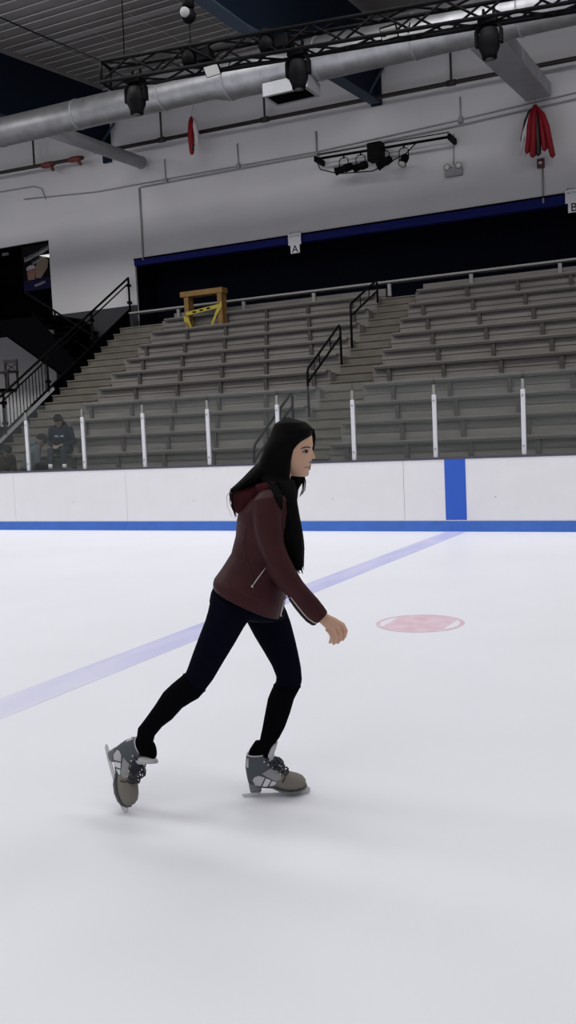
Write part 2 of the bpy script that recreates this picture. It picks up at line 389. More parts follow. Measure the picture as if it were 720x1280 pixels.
# section signs
def sign(u, v, letter, label):
    c = at(u, v, 1, YW - .1)
    t = thing('section_sign', c, label, 'sign', 'section signs over the stand')
    MB().box(c.x - .17, c.x + .17, c.y - .012, c.y + .012, c.z - .02, c.z + .25).build('sign_board', SIGNW, t)
    MB().box(c.x - .115, c.x + .125, c.y - .01, c.y + .01, c.z - .22, c.z - .02).build('letter_plate', SIGNW, t)
    for s_ in (-.12, .12): MB().tube([(c.x + s_, c.y, c.z + .24), (c.x + s_, c.y + .03, c.z + .30)], .006, 6).build('hook', BLACKM, t)
    text('SECTION', c + Vector((0, -.0135, .165)), .068, SIGNG, t)
    text(letter, c + Vector((.005, -.0115, -.20)), .245, LET, t)
def text(s, loc, size, M, parent, name='lettering'):
    cu = bpy.data.curves.new(name, 'FONT'); cu.body = s; cu.size = size; cu.align_x = 'CENTER'; cu.extrude = .001
    tmp = bpy.data.objects.new(name, cu); C.objects.link(tmp)
    tmp.data.offset = size * .012
    dg = bpy.context.evaluated_depsgraph_get(); me = bpy.data.meshes.new_from_object(tmp.evaluated_get(dg))
    bpy.data.objects.remove(tmp); bpy.data.curves.remove(cu)
    o = bpy.data.objects.new(name, me); C.objects.link(o); me.materials.clear(); me.materials.append(M)
    me.transform(Matrix.Translation(Vector(loc) - worldloc(parent)) @ Matrix.Rotation(PI / 2, 4, 'X')); o.parent = parent
    return o
sign(368.5, 305, 'A', 'white hanging section sign lettered A under the blue fascia')
sign(717, 252, 'B', 'white hanging section sign lettered B at the right edge under the blue fascia')

# streamers
c = at(669, 131, 1, 20.55)
t = thing('streamer_bunch', c, 'bunch of red and black streamer tubes hanging by the wall, upper right', 'streamers')
MB().ball(c + Vector((0, 0, -.05)), .06).build('knot', REDV, t)
for u, v, M, r, w in ((659, 192, REDV, .062, -.05), (666, 197, REDV, .07, -.1), (673, 195, BLKV, .065, -.04), (681, 189, REDV, .062, .0), (691, 197, REDV, .062, -.06), (653, 178, BLKV, .05, .04), (684, 185, REDV, .05, .06)):
    e = at(u, v, 1, 20.55 + w); a = c + Vector((0, w * .5, -.03)); mid = a.lerp(e, .5) + Vector(((e.x - a.x) * .18, 0, .08))
    MB().tube([a, a.lerp(mid, .5) + Vector(((e.x - a.x) * .1, 0, .03)), mid, mid.lerp(e, .6), e + Vector((0, 0, .04)), e], [.035, r * .9, r, r, r * .9, r * .25]).build('streamer_tube', M, t)
for u, v in ((650, 194), (656, 195)):
    e = at(u, v, 1, 20.5); a = c + Vector((-.1, -.05, -.15))
    MB().tube([a, a.lerp(e, .5) + Vector((-.02, 0, .05)), e], [.012, .03, .024], 8).build('white_ribbon', WHTV, t)
MB().tube([c, c + Vector((0, .3, .5))], .006, 6).build('string', CONDUIT, t)
c = at(239, 146, 1, 20.3); e = at(240, 193, 1, 20.3)
t = thing('hanging_streamer', c, 'narrow red and white streamer hanging in front of the dark pipe, upper left', 'streamers')
MB().tube([c, c.lerp(e, .12), c.lerp(e, .5) + Vector((-.02, 0, 0)), c.lerp(e, .9), e], [.03, .075, .085, .065, .04]).build('red_tube', REDV, t)
w0 = at(243, 147, 1, 20.25); w1 = at(246, 181, 1, 20.25)
MB().tube([w0, w0.lerp(w1, .3), w0.lerp(w1, .7) + Vector((.03, 0, 0)), w1], [.02, .06, .065, .02]).build('white_tube', WHTV, t)
MB().tube([e + Vector((.02, -.03, .1)), e + Vector((.1, -.03, .22))], [.035, .02]).build('dark_tail', BLKV, t)
MB().tube([c, c + Vector((0, .25, .6))], .006, 6).build('string', CONDUIT, t)

# ================================================================== LIGHTING TRUSS
TA = Vector((-8.70, 12.0, 7.05)); TB = Vector((-.9, 13.32, 7.05)); td = (TB - TA).normalized(); tn = Vector((-td.y, td.x, 0))
TL = (TB - TA).length
t = thing('lighting_truss', TA, 'black box lighting truss hung in front of the silver duct', 'truss')
h = .15
cor = [tn * sx * h + Vector((0, 0, sz * h)) for sx, sz in ((-1, -1), (1, -1), (1, 1), (-1, 1))]
for cc in cor: MB().tube([TA + cc, TB + cc], .03, 8).build('chord', BLACKM, t)
nb = 17
for i in range(nb):
    s0 = TL * i / nb; s1 = TL * (i + 1) / nb
    w = MB()
    for a, b in ((0, 1), (1, 2), (2, 3), (3, 0)):
        ca, cb = (cor[a], cor[b]) if i % 2 else (cor[b], cor[a])
        w.tube([TA + td * s0 + ca, TA + td * s1 + cb], .017, 6)
    w.build('lacing', BLACKM, t)
ef = MB()
for a, b in ((0, 1), (1, 2), (2, 3), (3, 0)): ef.tube([TA + cor[a], TA + cor[b]], .024, 8)
ef.build('end_frame', BLACKM, t)
for s_ in (.25, TL * .95): MB().tube([TA + td * s_ + cor[2], TA + td * s_ + Vector((0, .2, 3.1))], .008, 6).build('hanging_cable', BLACKM, t)
MB().tube([TA + td * .3 + Vector((0, 0, -.15)), TA + td * .8 + Vector((0, 0, -.24)), TA + td * 1.5 + Vector((0, 0, -.2)), TA + td * 2.2 + Vector((0, 0, -.17)), TA + td * 3.0 + Vector((0, 0, -.22)), TA + td * 3.8 + Vector((0, 0, -.17)), TA + td * TL + Vector((0, 0, -.17))], .016, 6).build('power_cable', BLACKM, t)

MB().tube([at(-20, 13, 2, 9.9), at(60, 48, 2, 9.2), TA + cor[3] + Vector((0, 0, .02))], .014, 6).build('slack_cable', BLACKM, t)
def tru(u):   # point on truss axis seen at photo column u
    best = min(range(1201), key=lambda i: abs(prx(TA + td * TL * 1.1 * i / 1200) - u)); return TA + td * TL * 1.1 * best / 1200
def prx(p):
    c = RW.transposed() @ (p - EYE); return 360 + FPX * c.x / c.z
# moving head lamps
mh_l = ['black moving-head stage lamp hanging from the truss end, leftmost of the three', 'black moving-head stage lamp hanging from the truss above the square register', 'black moving-head stage lamp hanging from the truss at the right, over the rectangular duct']
for i, (u, top) in enumerate(((171, 0), (373, 0), (611, 0))):
    a = tru(u) + Vector((0, -.05, -.2))
    t = thing('moving_head_lamp', a, mh_l[i], 'stage lamp', 'moving head lamps on the truss')
    MB().box(a.x - .13, a.x + .13, a.y - .1, a.y + .1, a.z - .02, a.z + .06).build('base_box', BLACKM, t, bevel=.015)
    for s_ in (-.07, .07): MB().bar(a + Vector((s_, 0, .06)), a + Vector((s_, .03, .2)), .03, .05).build('clamp', BLACKM, t)
    yk = MB()
    yk.rings([[(a.x + w_ + dx_, a.y + dy_, a.z + z_ + dz_) for dx_, dy_, dz_ in ((-nx * .018, -.05, -nz * .018), (nx * .018, -.05, nz * .018), (nx * .018, .05, nz * .018), (-nx * .018, .05, -nz * .018))]
              for w_, z_, nx, nz in ((-.165, -.28, 1, 0), (-.165, -.09, 1, 0), (-.13, -.04, .7, -.7), (.13, -.04, .7, .7), (.165, -.09, 1, 0), (.165, -.28, 1, 0))], smooth=False)
    yk.build('yoke', BLACKM, t)
    MB().lathe(a + Vector((0, 0, -.06)), (.02, -.05, -1), [(0, .06), (.03, .12), (.16, .145), (.26, .14), (.36, .10), (.40, .10), (.41, .06), (.415, .001)], 20).build('head', BLACKM, t)
    MB().lathe(a + Vector((.008, -.02, -.474)), (.02, -.05, -1), [(0, .06), (.01, .04), (.015, .001)], 16).build('lens', mat('dark lens', (.05, .05, .055), .2), t)
# flood lamps with white faces
for i, (u, v, lab) in enumerate(((265, 88, 'small white-faced flood lamp under the truss at the duct size change'), (486, 41, 'small white-faced flood lamp under the truss, right of the middle moving head'))):
    a = tru(u); c = at(u, v, 1, a.y - .1)
    t = thing('flood_lamp', c, lab, 'stage lamp', 'flood lamps under the truss')
    nrm = Vector((.15, -.7, -.6)).normalized(); rr = Vector((.95, .15, .12)).normalized(); rr = (rr - nrm * rr.dot(nrm)).normalized(); uu = rr.cross(nrm)
    def slab(w_, h_, d0_, d1_): return MB().rings([[c + rr * x_ * w_ + uu * y_ * h_ + nrm * d for x_, y_ in ((-1, -1), (1, -1), (1, 1), (-1, 1))] for d in (d0_, d1_)], smooth=False)
    slab(.12, .085, -.06, 0).build('housing', BLACKM, t, bevel=.01); slab(.105, .07, 0, .006).build('front_panel', WHITEL, t)
    MB().tube([c - nrm * .05 - rr * .12, Vector((c.x + .03, a.y, a.z - .13))], .016, 6).build('arm', BLACKM, t)
    MB().tube([c + rr * .12, c + rr * .24 + Vector((0, 0, -.05)), c + rr * .3 + Vector((0, 0, .05)), Vector((c.x + .25, a.y, a.z - .15))], .009, 6).build('cable', BLACKM, t)
# hoist motor on chain plus dark lamps in the truss
c = at(236, 20, 1, 12.3)
t = thing('chain_hoist', c, 'grey chain hoist motor hanging above the truss', 'hoist')
MB().ball(c, .11, 14, (1, .9, 1)).build('motor', BLACKM, t)
MB().lathe(c + Vector((0, -.08, .02)), (0, -1, -.2), [(0, .07), (.05, .07), (.06, .05), (.065, .001)], 14).build('motor_face', CONDUIT, t)
MB().tube([c + Vector((0, 0, .1)), Vector((c.x, c.y, 10.15))], .012, 6).build('upper_chain', BLACKM, t)
MB().tube([c + Vector((.0, 0, -.1)), Vector((c.x + .02, 12.28, 7.2))], .01, 6).build('lower_chain', BLACKM, t)
MB().lathe(c + Vector((0, 0, .1)), (0, 0, 1), [(0, .05), (.02, .09), (.14, .09), (.16, .03)], 12).build('gear_case', BLACKM, t)
for i, (u, lab) in enumerate(((237, 'dark stage lamp sitting inside the truss under the chain hoist'), (333, 'dark stage lamp sitting inside the truss left of the middle moving head'))):
    a = tru(u)
    t = thing('truss_lamp', a, lab, 'stage lamp', 'dark lamps in the truss')
    MB().lathe(a + Vector((0, 0, .24)), (.15, -.25, -1), [(0, .06), (.05, .11), (.26, .12), (.34, .10), (.36, .001)], 16).build('can', BLACKM, t)
    MB().box(a.x - .16, a.x + .16, a.y - .03, a.y + .03, a.z + .18, a.z + .22).build('yoke', BLACKM, t)
    MB().box(a.x + .16, a.x + .38, a.y - .1, a.y + .1, a.z - .08, a.z + .10).build('ballast_box', BLACKM, t, bevel=.02)

# ================================================================== DASHER BOARDS
blabs = {}
seams = [-4.57 + 2.5 * k for k in range(-5, 4)]
pl = ['white dasher board panel at the far left, below the seated visitors', 'white dasher board panel left of the skater, second from the left edge', 'white dasher board panel just left of the skater', 'white dasher board panel directly behind the skater', 'scuffed white dasher board panel with the blue stripe at its middle', 'white dasher board panel at the right edge']
vis = 0
for k, x0 in enumerate(seams[:-1]):
    x1 = x0 + 2.5
    if k == 0: lab = 'white dasher board panel at the left edge under the seated group'
    else:
        lab = ['white dasher board panel left of the faint seam under the two leftmost glass posts', 'white dasher board panel between the left seam and the skater', 'white dasher board panel directly behind the skater head and hair',
               'white dasher board panel carrying the vertical blue stripe', 'white dasher board panel at the right edge of the photo', 'white dasher board panel beyond the right edge', 'outermost white dasher board panel beyond the right edge'][k - 1]
    t = thing('dasher_board', ((x0 + x1) / 2, YB, 0), lab, 'rink board', 'white dasher boards')
    MB().box(x0 + .003, x1 - .003, YB, YB + .09, .166, 1.045).build('facing', BOARD, t)
    MB().box(x0, x1, YB - .012, YB + .09, 0, .155).build('kick_plate', KICK, t)
    MB().box(x0, x1, YB - .008, YB + .09, .155, .168).build('kick_trim', POSTW, t)
    MB().box(x0, x1, YB - .006, YB + .16, 1.045, 1.075).build('cap_rail', CAP, t)
    if x0 < -3.79 < x1:
        MB().box(-3.945, -3.635, YB - .004, YB + .01, .168, 1.06).build('blue_stripe', STRIPE, t)
    MB().box(x0, x1, YB + .14, YB + .16, 0, 1.045).build('back_panel', BLACK, t)

# glass and posts
PX = [-11.745 + 1.2765 * k for k in range(-2, 12)]
pn = {0: 'white glass post at the far left edge', 2: 'white glass post left of the person in the grey hoodie, first from the left', 3: 'white glass post right of the visitor in the printed hoodie, second from left',
      4: 'white glass post third from the left', 5: 'white glass post fourth from the left', 6: 'white glass post directly above the skater head', 7: 'white glass post first to the right of the skater face',
      8: 'white glass post just left of the blue stripe', 9: 'white glass post right of the blue stripe'}
proto = None
for k, x in enumerate(PX):
    lab = pn.get(k, 'white glass post outside the left edge' if k < 2 else 'white glass post outside the right edge')
    if proto is None:
        t = proto = thing('glass_post', (x, YB + .075, 1.075), lab, 'glass post', 'white posts of the rink glass')
        MB().box(x - .03, x + .03, YB + .045, YB + .105, 1.075, 1.985).build('post_channel', POSTW, t, bevel=.008)
        MB().box(x - .02, x + .02, YB + .058, YB + .092, 1.985, 2.13).build('upper_gasket', POSTG, t)
        cl = MB()
        for z_ in (1.2, 1.9): cl.box(x - .012, x + .012, YB + .038, YB + .046, z_ - .012, z_ + .012)
        cl.build('bolt', POSTG, t)
    else: dup(proto, (x, YB + .075, 1.075), lab)
gn = ['clear glass pane outside the left edge', 'clear glass pane at the left edge in front of the visitor in maroon', 'clear glass pane in front of the two hooded visitors', 'clear glass pane right of the visitor in the printed hoodie', 'clear glass pane between the third and fourth glass posts',
      'clear glass pane left of the skater hair', 'clear glass pane behind the skater face', 'clear glass pane right of the skater, left of the blue stripe', 'clear glass pane over the blue stripe', 'clear glass pane at the right edge', 'clear glass pane outside the right edge', 'clear glass pane outside the right edge', 'clear glass pane outside the right edge']
pg = None
for k in range(len(PX) - 1):
    x0, x1 = PX[k] + .022, PX[k + 1] - .022
    if pg is None:
        pg = MB().box(x0, x1, YB + .07, YB + .082, 1.075, 2.24).build('glass_shield', GLASS); tag(pg, gn[k], 'glass', 'rink glass shields'); gp0 = pg.location.copy()
    else: dup(pg, gp0 + Vector((PX[k] - PX[0], 0, 0)), gn[k])

# ================================================================== BLEACHERS
def nose(i): return 14.6 + .5625 * i, .915 + .36 * i      # stair nosing
def seat(i): return 14.85 + .5625 * i, 1.335 + .36 * i     # front top edge of bench i
def stairs(x0, x1, label):
    pr = []; i = -2.0
    while i <= 10.01:
        y, z = nose(i); zp = pr[-1][1] if pr else 0; pr += [(y + .025, zp), (y + .025, z - .03), (y, z - .03), (y, z)]; i += .5
    pr += [(20.98, nose(10)[1]), (20.98, 0)]
    tag(MB().prism([(x0, y, z) for y, z in pr], (x1 - x0, 0, 0)).build('terrace_stairs', TERRS), label, 'stairs')
def terrace(x0, x1, label):
    pr = []
    for i in range(-2, 11):
        y, z = seat(i); y += .075; z -= .045 if i < 10 else .16
        zb = pr[-1][1] if pr else 0; zm_ = z - .17
        pr += [(y, zb), (y, zm_ - .008), (y + .02, zm_ - .008), (y + .02, zm_ + .008), (y, zm_ + .008), (y, z)]
    pr += [(20.98, pr[-1][1]), (20.98, 0)]
    tag(MB().prism([(x0, y, z) for y, z in pr], (x1 - x0, 0, 0)).build('seating_terrace', TERR), label, 'terrace')
XL0, XL1, XA1, XR1 = -13.2, -7.45, -6.55, 5.0
terrace(XL0, XL1, 'stepped grey boarded terrace under the left block of benches')
terrace(XA1, XR1, 'stepped grey boarded terrace under the right block of benches')
stairs(-14.7, XL0, 'tan stairs at the left end of the stand beside the black railing')
stairs(XL1, XA1, 'tan aisle stairs between the two blocks of benches')
ordn = ['lowest', 'second lowest', 'third', 'fourth', 'fifth', 'sixth', 'seventh', 'eighth', 'ninth', 'tenth', 'topmost']
def bench(i, x0, x1, side):
    yb, zt = seat(i)
    lab = '%s row plank bench of the block %s of the aisle, counted from the boards' % (ordn[i], side) if i >= 0 else 'low plank bench of the block %s of the aisle, just behind the boards' % side
    if i == 10: lab = 'long grey top bench rail running along the foot of the dark wall'
    t = thing('bench', ((x0 + x1) / 2, yb, zt - .045), lab, 'bench', 'plank benches of the stand')
    MB().box(x0, x1, yb, yb + .26, zt - .04, zt).build('seat_plank', PLANK if i < 10 else RAILG, t)
    if i < 10: MB().box(x0, x1, yb - .006, yb + .03, zt - .07, zt - .025).build('under_seat_shade', BRACK_SHADE, t)  # dark strip painted in as the shadow under the plank's front edge
    pitch = 1.08 if i < 10 else 1.9; xs = []
    x = x1 - .3 - (i % 4) * .27 if side == 'left' else x0 + .3 + (i * 3 % 4) * .27
    while x0 < x < x1:
        xs.append(x); x += -pitch if side == 'left' else pitch
    for x in xs:
        b = MB(); b.prism([(x - .038, yb + .01, zt - .072), (x - .038, yb + .072, zt - .072), (x - .038, yb + .072, zt - .34), (x - .038, yb + .03, zt - .34)], (.076, 0, 0))
        b.build('bracket', BRACK_SHADE if i < 10 else RAILG, t)
RAILG = mat('grey bench rail', (.30, .295, .29), .8, spec=.1)
for i in range(-1, 10):
    bench(i, XL0 + .1, XL1 - .05, 'left'); bench(i, XA1 + .05, 3.0, 'right')
bench(10, -14.55, 3.0, 'left')

# aisle handrails
def handrail(xx, pts, label):
    P = {k: at(u, v, 0, xx) for k, (u, v) in pts.items()}
    t = thing('handrail', P['lb'], label, 'handrail', 'black handrails of the aisle')
    lt, lb, ht, hb = P['lt'], P['lb'], P['ht'], P['hb']
    lb.y = (lt.y + lb.y) / 2
    up = Vector((0, 0, 1))
    MB().tube([Vector((xx, lt.y, lb.z)), lt - up * .06, lt + (ht - lt).normalized() * .06, ht - (ht - lt).normalized() * .06, ht - up * .06, Vector((xx, ht.y, hb.z))], .024, 10).build('rail_loop', BLACKM, t)
    d = up * .24
    MB().tube([lt - d, ht - d], .022, 8).build('mid_rail', BLACKM, t)
    for q in (.35, .68):
        a = lt.lerp(ht, q); MB().tube([a, a - d], .012, 6).build('picket', BLACKM, t)
handrail(-7.3, {'lt': (384, 462), 'lb': (386, 521), 'ht': (425, 405), 'hb': (428, 456)}, 'middle black handrail on the aisle stairs')
handrail(-7.3, {'lt': (438, 380), 'lb': (440, 435), 'ht': (471, 350), 'hb': (475, 379)}, 'upper black handrail on the aisle stairs, against the dark wall')
handrail(-7.3, {'lt': (317, 558), 'lb': (319, 590), 'ht': (365, 490), 'hb': (368, 535)}, 'lower black handrail on the aisle stairs, behind the skater head')

# timber barrier with caution tape
ty = 19.75
c = at(254, 405, 1, ty); zt_ = at(254, 362, 1, ty).z; zb_ = nose(8.7)[1] - .12
x0 = at(231, 380, 1, ty).x; x1 = at(277, 380, 1, ty).x
zb_ = nose(9)[1]
t = thing('timber_barrier', (c.x, ty, zb_), 'yellow timber table-like frame wrapped in caution tape on the upper benches', 'barrier')
dz = .00
MB().box(x0 - .1, x1 + .06, ty - .05, ty + .22, zt_ - .13, zt_).build('top_beam', WOOD, t, bevel=.008)
for x in (x0, x1 - .1):
    for y_ in (ty - .03, ty + .12):
        MB().box(x, x + .12, y_, y_ + .09, zb_, zt_ - .13).build('leg', WOOD, t)
def ribbon(pts, w, name='caution_tape'):
    b = MB()
    P = [Vector(p) for p in pts]
    b.rings([[p + Vector((0, 0, w / 2)), p + Vector((0, .006, w / 2)), p + Vector((0, .006, -w / 2)), p + Vector((0, 0, -w / 2))] for p in P], smooth=False); b.build(name, TAPE, t)
zm = (zt_ + zb_) / 2
ribbon([(x0 + .05, ty - .05, zm - .05), ((x0 + x1) / 2, ty - .06, zm + .0), (x1, ty - .05, zm + .06)], .09)
ribbon([(x1 + .03, ty - .05, zm + .10), (x1 - .12, ty - .06, zm - .1), (x1 - .30, ty - .055, zb_ + .05)], .14)
ribbon([(x0 - .02, ty - .05, zm - .15), (x0 + .12, ty - .06, zm - .22), (x0 + .2, ty - .055, zb_ + .03)], .14)
for k in range(3):
    xx = x0 + .25 + k * .2; MB().box(xx, xx + .09, ty - .068, ty - .062, zm - .045 + k * .025, zm - .01 + k * .025).build('tape_mark', BLACK, t)

# ================================================================== LEFT END: GUARD RAIL, BLACK FLIGHT, DOORWAY
xr = -14.78
def rp(u, v): return at(u, v, 0, xr)
t = thing('guard_railing', (xr, 18, nose(6)[1]), 'black guard railing climbing the left end of the stand', 'railing')
a = rp(165, 343); b = rp(0, 496); dirr = (b - a).normalized(); a = a + dirr * ((20.86 - a.y) / dirr.y)
b2 = a + dirr * ((14.0 - a.y) / dirr.y)
MB().tube([a, b2], .03, 8).build('top_rail', BLACKM, t)
off = Vector((0, 0, -.82)); off2 = Vector((0, 0, -.14))
MB().tube([a + off2 + dirr * .1, b2 + off2], .02, 8).build('panel_rail', BLACKM, t)
MB().tube([a + off + dirr * .02, b2 + off], .028, 8).build('bottom_rail', BLACKM, t)
MB().bar(a + off + Vector((0, 0, -.09)) + dirr * 3.9, b2 + off + Vector((0, 0, -.09)), .05, .07).build('kick_curb', mat('pale kerb paint', (.50, .50, .52), .7), t)
MB().prism([a + off + Vector((-.02, 0, -.05)), b2 + off + Vector((-.02, 0, -.05)), b2 + off + Vector((-.02, 0, -.75)), a + off + Vector((-.02, 0, -.75))], (-.05, 0, 0)).build('stringer', BLACK, t)
Ltot = (b2 - a).length
for s_ in (0, 1.98, 4.1, 5.9, 7.6):
    p = a + dirr * s_; MB().tube([p, p + off * 1.12], .03, 8).build('post', BLACKM, t)
    for q in (.2, .75): MB().box(p.x - .04, p.x + .04, p.y - .06, p.y + .06, p.z + off.z * q - .07, p.z + off.z * q).build('bracket', BLACKM, t)
s_ = 4.2
while s_ < Ltot - .1:
    p = a + dirr * s_; MB().tube([p + off2, p + off], .011, 6).build('baluster', BLACKM, t); s_ += .135

# black flight coming down from the doorway landing
yf = 18.9
F = lambda u, v: at(u, v, 1, yf)
A0 = F(8, 421); A1 = F(76, 469); sl_ = (A1.z - A0.z) / (A1.x - A0.x)
xe = -14.86; ze = A0.z + sl_ * (xe - A0.x)
Lx = -20.6; zl = 5.0
t = thing('black_staircase', (xe, yf, ze), 'black staircase descending from the upper doorway to the stand', 'staircase')
top_h = .50
MB().prism([(Lx, yf, A0.z), (A0.x, yf, A0.z), (xe, yf, ze), (xe, yf, ze + top_h), (A0.x + .9, yf, zl - .02), (Lx, yf, zl - .02)], (0, .06, 0)).build('stringer', BLACK, t)
MB().prism([(A0.x, 20.9, A0.z), (xe, 20.9, ze), (xe, 20.9, ze + top_h), (A0.x + .9, 20.9, zl - .02)], (0, .06, 0)).build('stringer', BLACK, t)
MB().box(Lx, A0.x + .9, yf, 20.95, zl - .14, zl - .02).build('landing', BLACK, t)
MB().prism([(A0.x, yf, A0.z), (xe, yf, ze), (xe, yf, ze + .04), (A0.x, yf, A0.z + .04)], (0, 2.0, 0)).build('soffit', BLACK, t)
ns = 8
for k in range(ns):
    x = A0.x + .9 + (xe - A0.x - .9) * k / ns; zz = zl - .06 + (ze + top_h - zl - .04) * (k + .6) / ns
    MB().box(x, x + .34, yf + .06, 20.9, zz - .05, zz).build('tread', BLACK, t)
hr0 = F(66, 388); hr1 = F(128, 428)
# handrail on the far side of the flight
r0 = at(62, 385, 1, 19.6); r1 = at(126, 426, 1, 19.6); r1.x = min(r1.x, -14.8)
MB().tube([r0 + (r0 - r1) * .5, r0, r1], .03, 8).build('handrail', BLACKM, t)
MB().tube([r0 + Vector((0, 0, -.45)), r1 + Vector((0, 0, -.45))], .025, 8).build('mid_rail', BLACKM, t)
for q in (.1, .9): p = r0.lerp(r1, q); MB().tube([p, p + Vector((0, 0, -.95))], .028, 8).build('post', BLACKM, t)

# poster in the doorway
py = YW + .10
pc0 = at(27, 312, 1, py); pc1 = at(63, 360, 1, py)
t = thing('menu_poster', (pc0.x, py, pc1.z), 'dark food and drink poster in the upper doorway at far left', 'poster')
px0, px1, pz0, pz1 = pc0.x, DX1 - .03, pc1.z, DZ1 - .05
MB().box(px0, px1, py, py + .02, pz0, pz1).build('sheet', mat('dark poster print', (.008, .007, .010), .8, spec=.05), t)
W_, H2 = px1 - px0, pz1 - pz0
PT = lambda s_, r_, d=.006: Vector((px0 + W_ * s_, py - d, pz0 + H2 * r_))
MB().box(px0, px1, py - .003, py, pz0, pz0 + H2 * .24).build('lower_band', mat('navy poster print', (.012, .012, .045), .8, spec=.05), t)
SCR = mat('grey poster lettering', (.42, .42, .44), .6)
for (s0, s1, r0_, r1_, amp, name) in ((.08, .40, .70, .76, .10, 'script_line'), (.42, .92, .77, .90, .11, 'script_line'), (.34, .74, .60, .72, .085, 'script_line'), (.38, .74, .10, .16, .055, 'script_line')):
    pts = []; nn = 34
    for k in range(nn + 1):
        q = k / nn; pts.append(PT(s0 + (s1 - s0) * q + .012 * math.cos(k * 1.5), r0_ + (r1_ - r0_) * q + amp * .6 * math.sin(k * 1.5)))
    MB().tube(pts, .010, 5).build(name, SCR, t)
def blob(pts, M, name, d=.004):
    MB().prism([PT(s_, r_, d) for s_, r_ in pts], (0, .004, 0)).build(name, M, t)
blob([(.16, .24), (.40, .24), (.44, .46), (.14, .46)], mat('brown drink print', (.24, .12, .08), .6), 'drink_print')
blob([(.12, .46), (.44, .48), (.42, .55), (.28, .57), (.14, .53)], mat('foam print', (.42, .40, .43), .6), 'foam_print', .0045)
blob([(.44, .26), (.62, .26), (.86, .46), (.90, .62), (.80, .70), (.66, .66), (.50, .62), (.44, .48)], mat('bread print', (.22, .16, .12), .6), 'bread_print')
q = at(60, 319, 1, YW + .15)
t = thing('ceiling_lamp', (q.x, YW + .07, q.z), 'bright white lamp edge showing at the corner of the upper doorway', 'lamp')
EM = bpy.data.materials.new('lit lamp'); EM.use_nodes = True
EM.node_tree.nodes['Principled BSDF'].inputs['Emission Color'].default_value = (1, .97, .95, 1); EM.node_tree.nodes['Principled BSDF'].inputs['Emission Strength'].default_value = .75
l_ = [at(49, 319.5, 1, YW + .07), at(62.2, 322, 1, YW + .07), at(62.2, 317.5, 1, YW + .07)]
MB().prism(l_, (0, .02, 0)).build('diffuser', EM, t)
MB().prism([p + Vector((0, .02, .02)) for p in l_], (0, .02, 0)).build('housing', BLACKM, t)
q = at(8, 318, 1, YW + .1)
o = MB().box(q.x - .12, q.x + .12, YW + .05, YW + .08, q.z - .04, q.z + .04).build('door_sign', mat('dim grey sign', (.10, .10, .11), .6)); tag(o, 'small dim grey sign inside the upper doorway', 'sign')

# lower platform with a table and a chair standing on it
o = MB().box(-22, -14.9, 15.4, 20.9, 0, 2.0).build('lower_platform', BLACK); tag(o, 'dark raised platform behind the balustrade at the left end', 'platform')
yc = 19.0
c = at(-6, 470, 1, yc)
t = thing('round_table', (c.x, yc, 2.0), 'dark round cafe table behind the balustrade at the left edge', 'table')
tz = at(5, 487, 1, yc).z
MB().lathe((c.x, yc, tz - .05), (0, 0, 1), [(0, .52), (.05, .55), (.06, .54), (.061, .001)], 32).build('tabletop', BLACKM, t)
MB().lathe((c.x, yc, 2.0), (0, 0, 1), [(0, .3), (.03, .28), (.05, .05), (tz - 2.05, .05)], 20).build('pedestal', BLACKM, t)
cx0 = at(3, 478, 1, yc).x; cx1 = at(20, 478, 1, yc).x
sz_ = at(5, 467, 1, yc).z; bz = at(10, 450, 1, yc).z
CH = mat('dark chair wood', (.03, .022, .022), .5)
t = thing('cafe_chair', ((cx0 + cx1) / 2, yc, tz), 'dark cross-back cafe chair standing on the round table, far left', 'chair')
t.location.z = tz + .01
for x in (cx0 + .02, cx1 - .05):
    MB().bar((x, yc + .12, tz + .01), (x, yc + .12, bz), .045, .05, (0, 1, 0)).build('back_leg', CH, t)
    MB().bar((x, yc - .24, tz + .01), (x, yc - .24, sz_), .045, .05, (0, 1, 0)).build('front_leg', CH, t)
MB().box(cx0 - .05, cx1, yc - .28, yc + .14, sz_, sz_ + .05).build('seat', CH, t, bevel=.015)
MB().box(cx0, cx1 - .02, yc + .1, yc + .14, bz - .08, bz + .02).build('top_rail', CH, t, bevel=.01)
MB().bar((cx0 + .03, yc + .12, sz_ + .06), (cx1 - .06, yc + .12, bz - .08), .02, .03).build('cross_slat', CH, t)
MB().bar((cx1 - .06, yc + .12, sz_ + .06), (cx0 + .03, yc + .12, bz - .08), .02, .03).build('cross_slat', CH, t)

# ================================================================== LIGHT
sc = bpy.context.scene
w = bpy.data.worlds.new('hall'); sc.world = w; w.use_nodes = True
w.node_tree.nodes['Background'].inputs[0].default_value = (.8, .85, 1, 1); w.node_tree.nodes['Background'].inputs[1].default_value = .04
def lamp(x, y, z, sx, sy, e, rot=(0, 0, 0), col=(1, .985, .985)):
    l = bpy.data.lights.new('hall_lamp', 'AREA'); l.shape = 'RECTANGLE'; l.size = sx; l.size_y = sy; l.energy = e; l.color = col
    o = bpy.data.objects.new('hall_lamp', l); C.objects.link(o); o.location = (x, y, z); o.rotation_euler = rot; return o
for y_, e_ in ((-9, 190), (-3, 125), (3.5, 195), (10.8, 425)):
    for x in (-23, -16, -9.5, -3, 4):
        lamp(x, y_, 10.0, 5.0, 2.2, e_ * (1.45 if x < -20 and y_ > 10 else 1), (math.radians(6) if y_ > 10 else 0, 0, 0))
vs = sc.view_settings; sc.display_settings.display_device = 'sRGB'
vs.view_transform = 'Standard'; vs.look = 'None'; vs.gamma = 1; vs.exposure = -.23; vs.use_curve_mapping = False

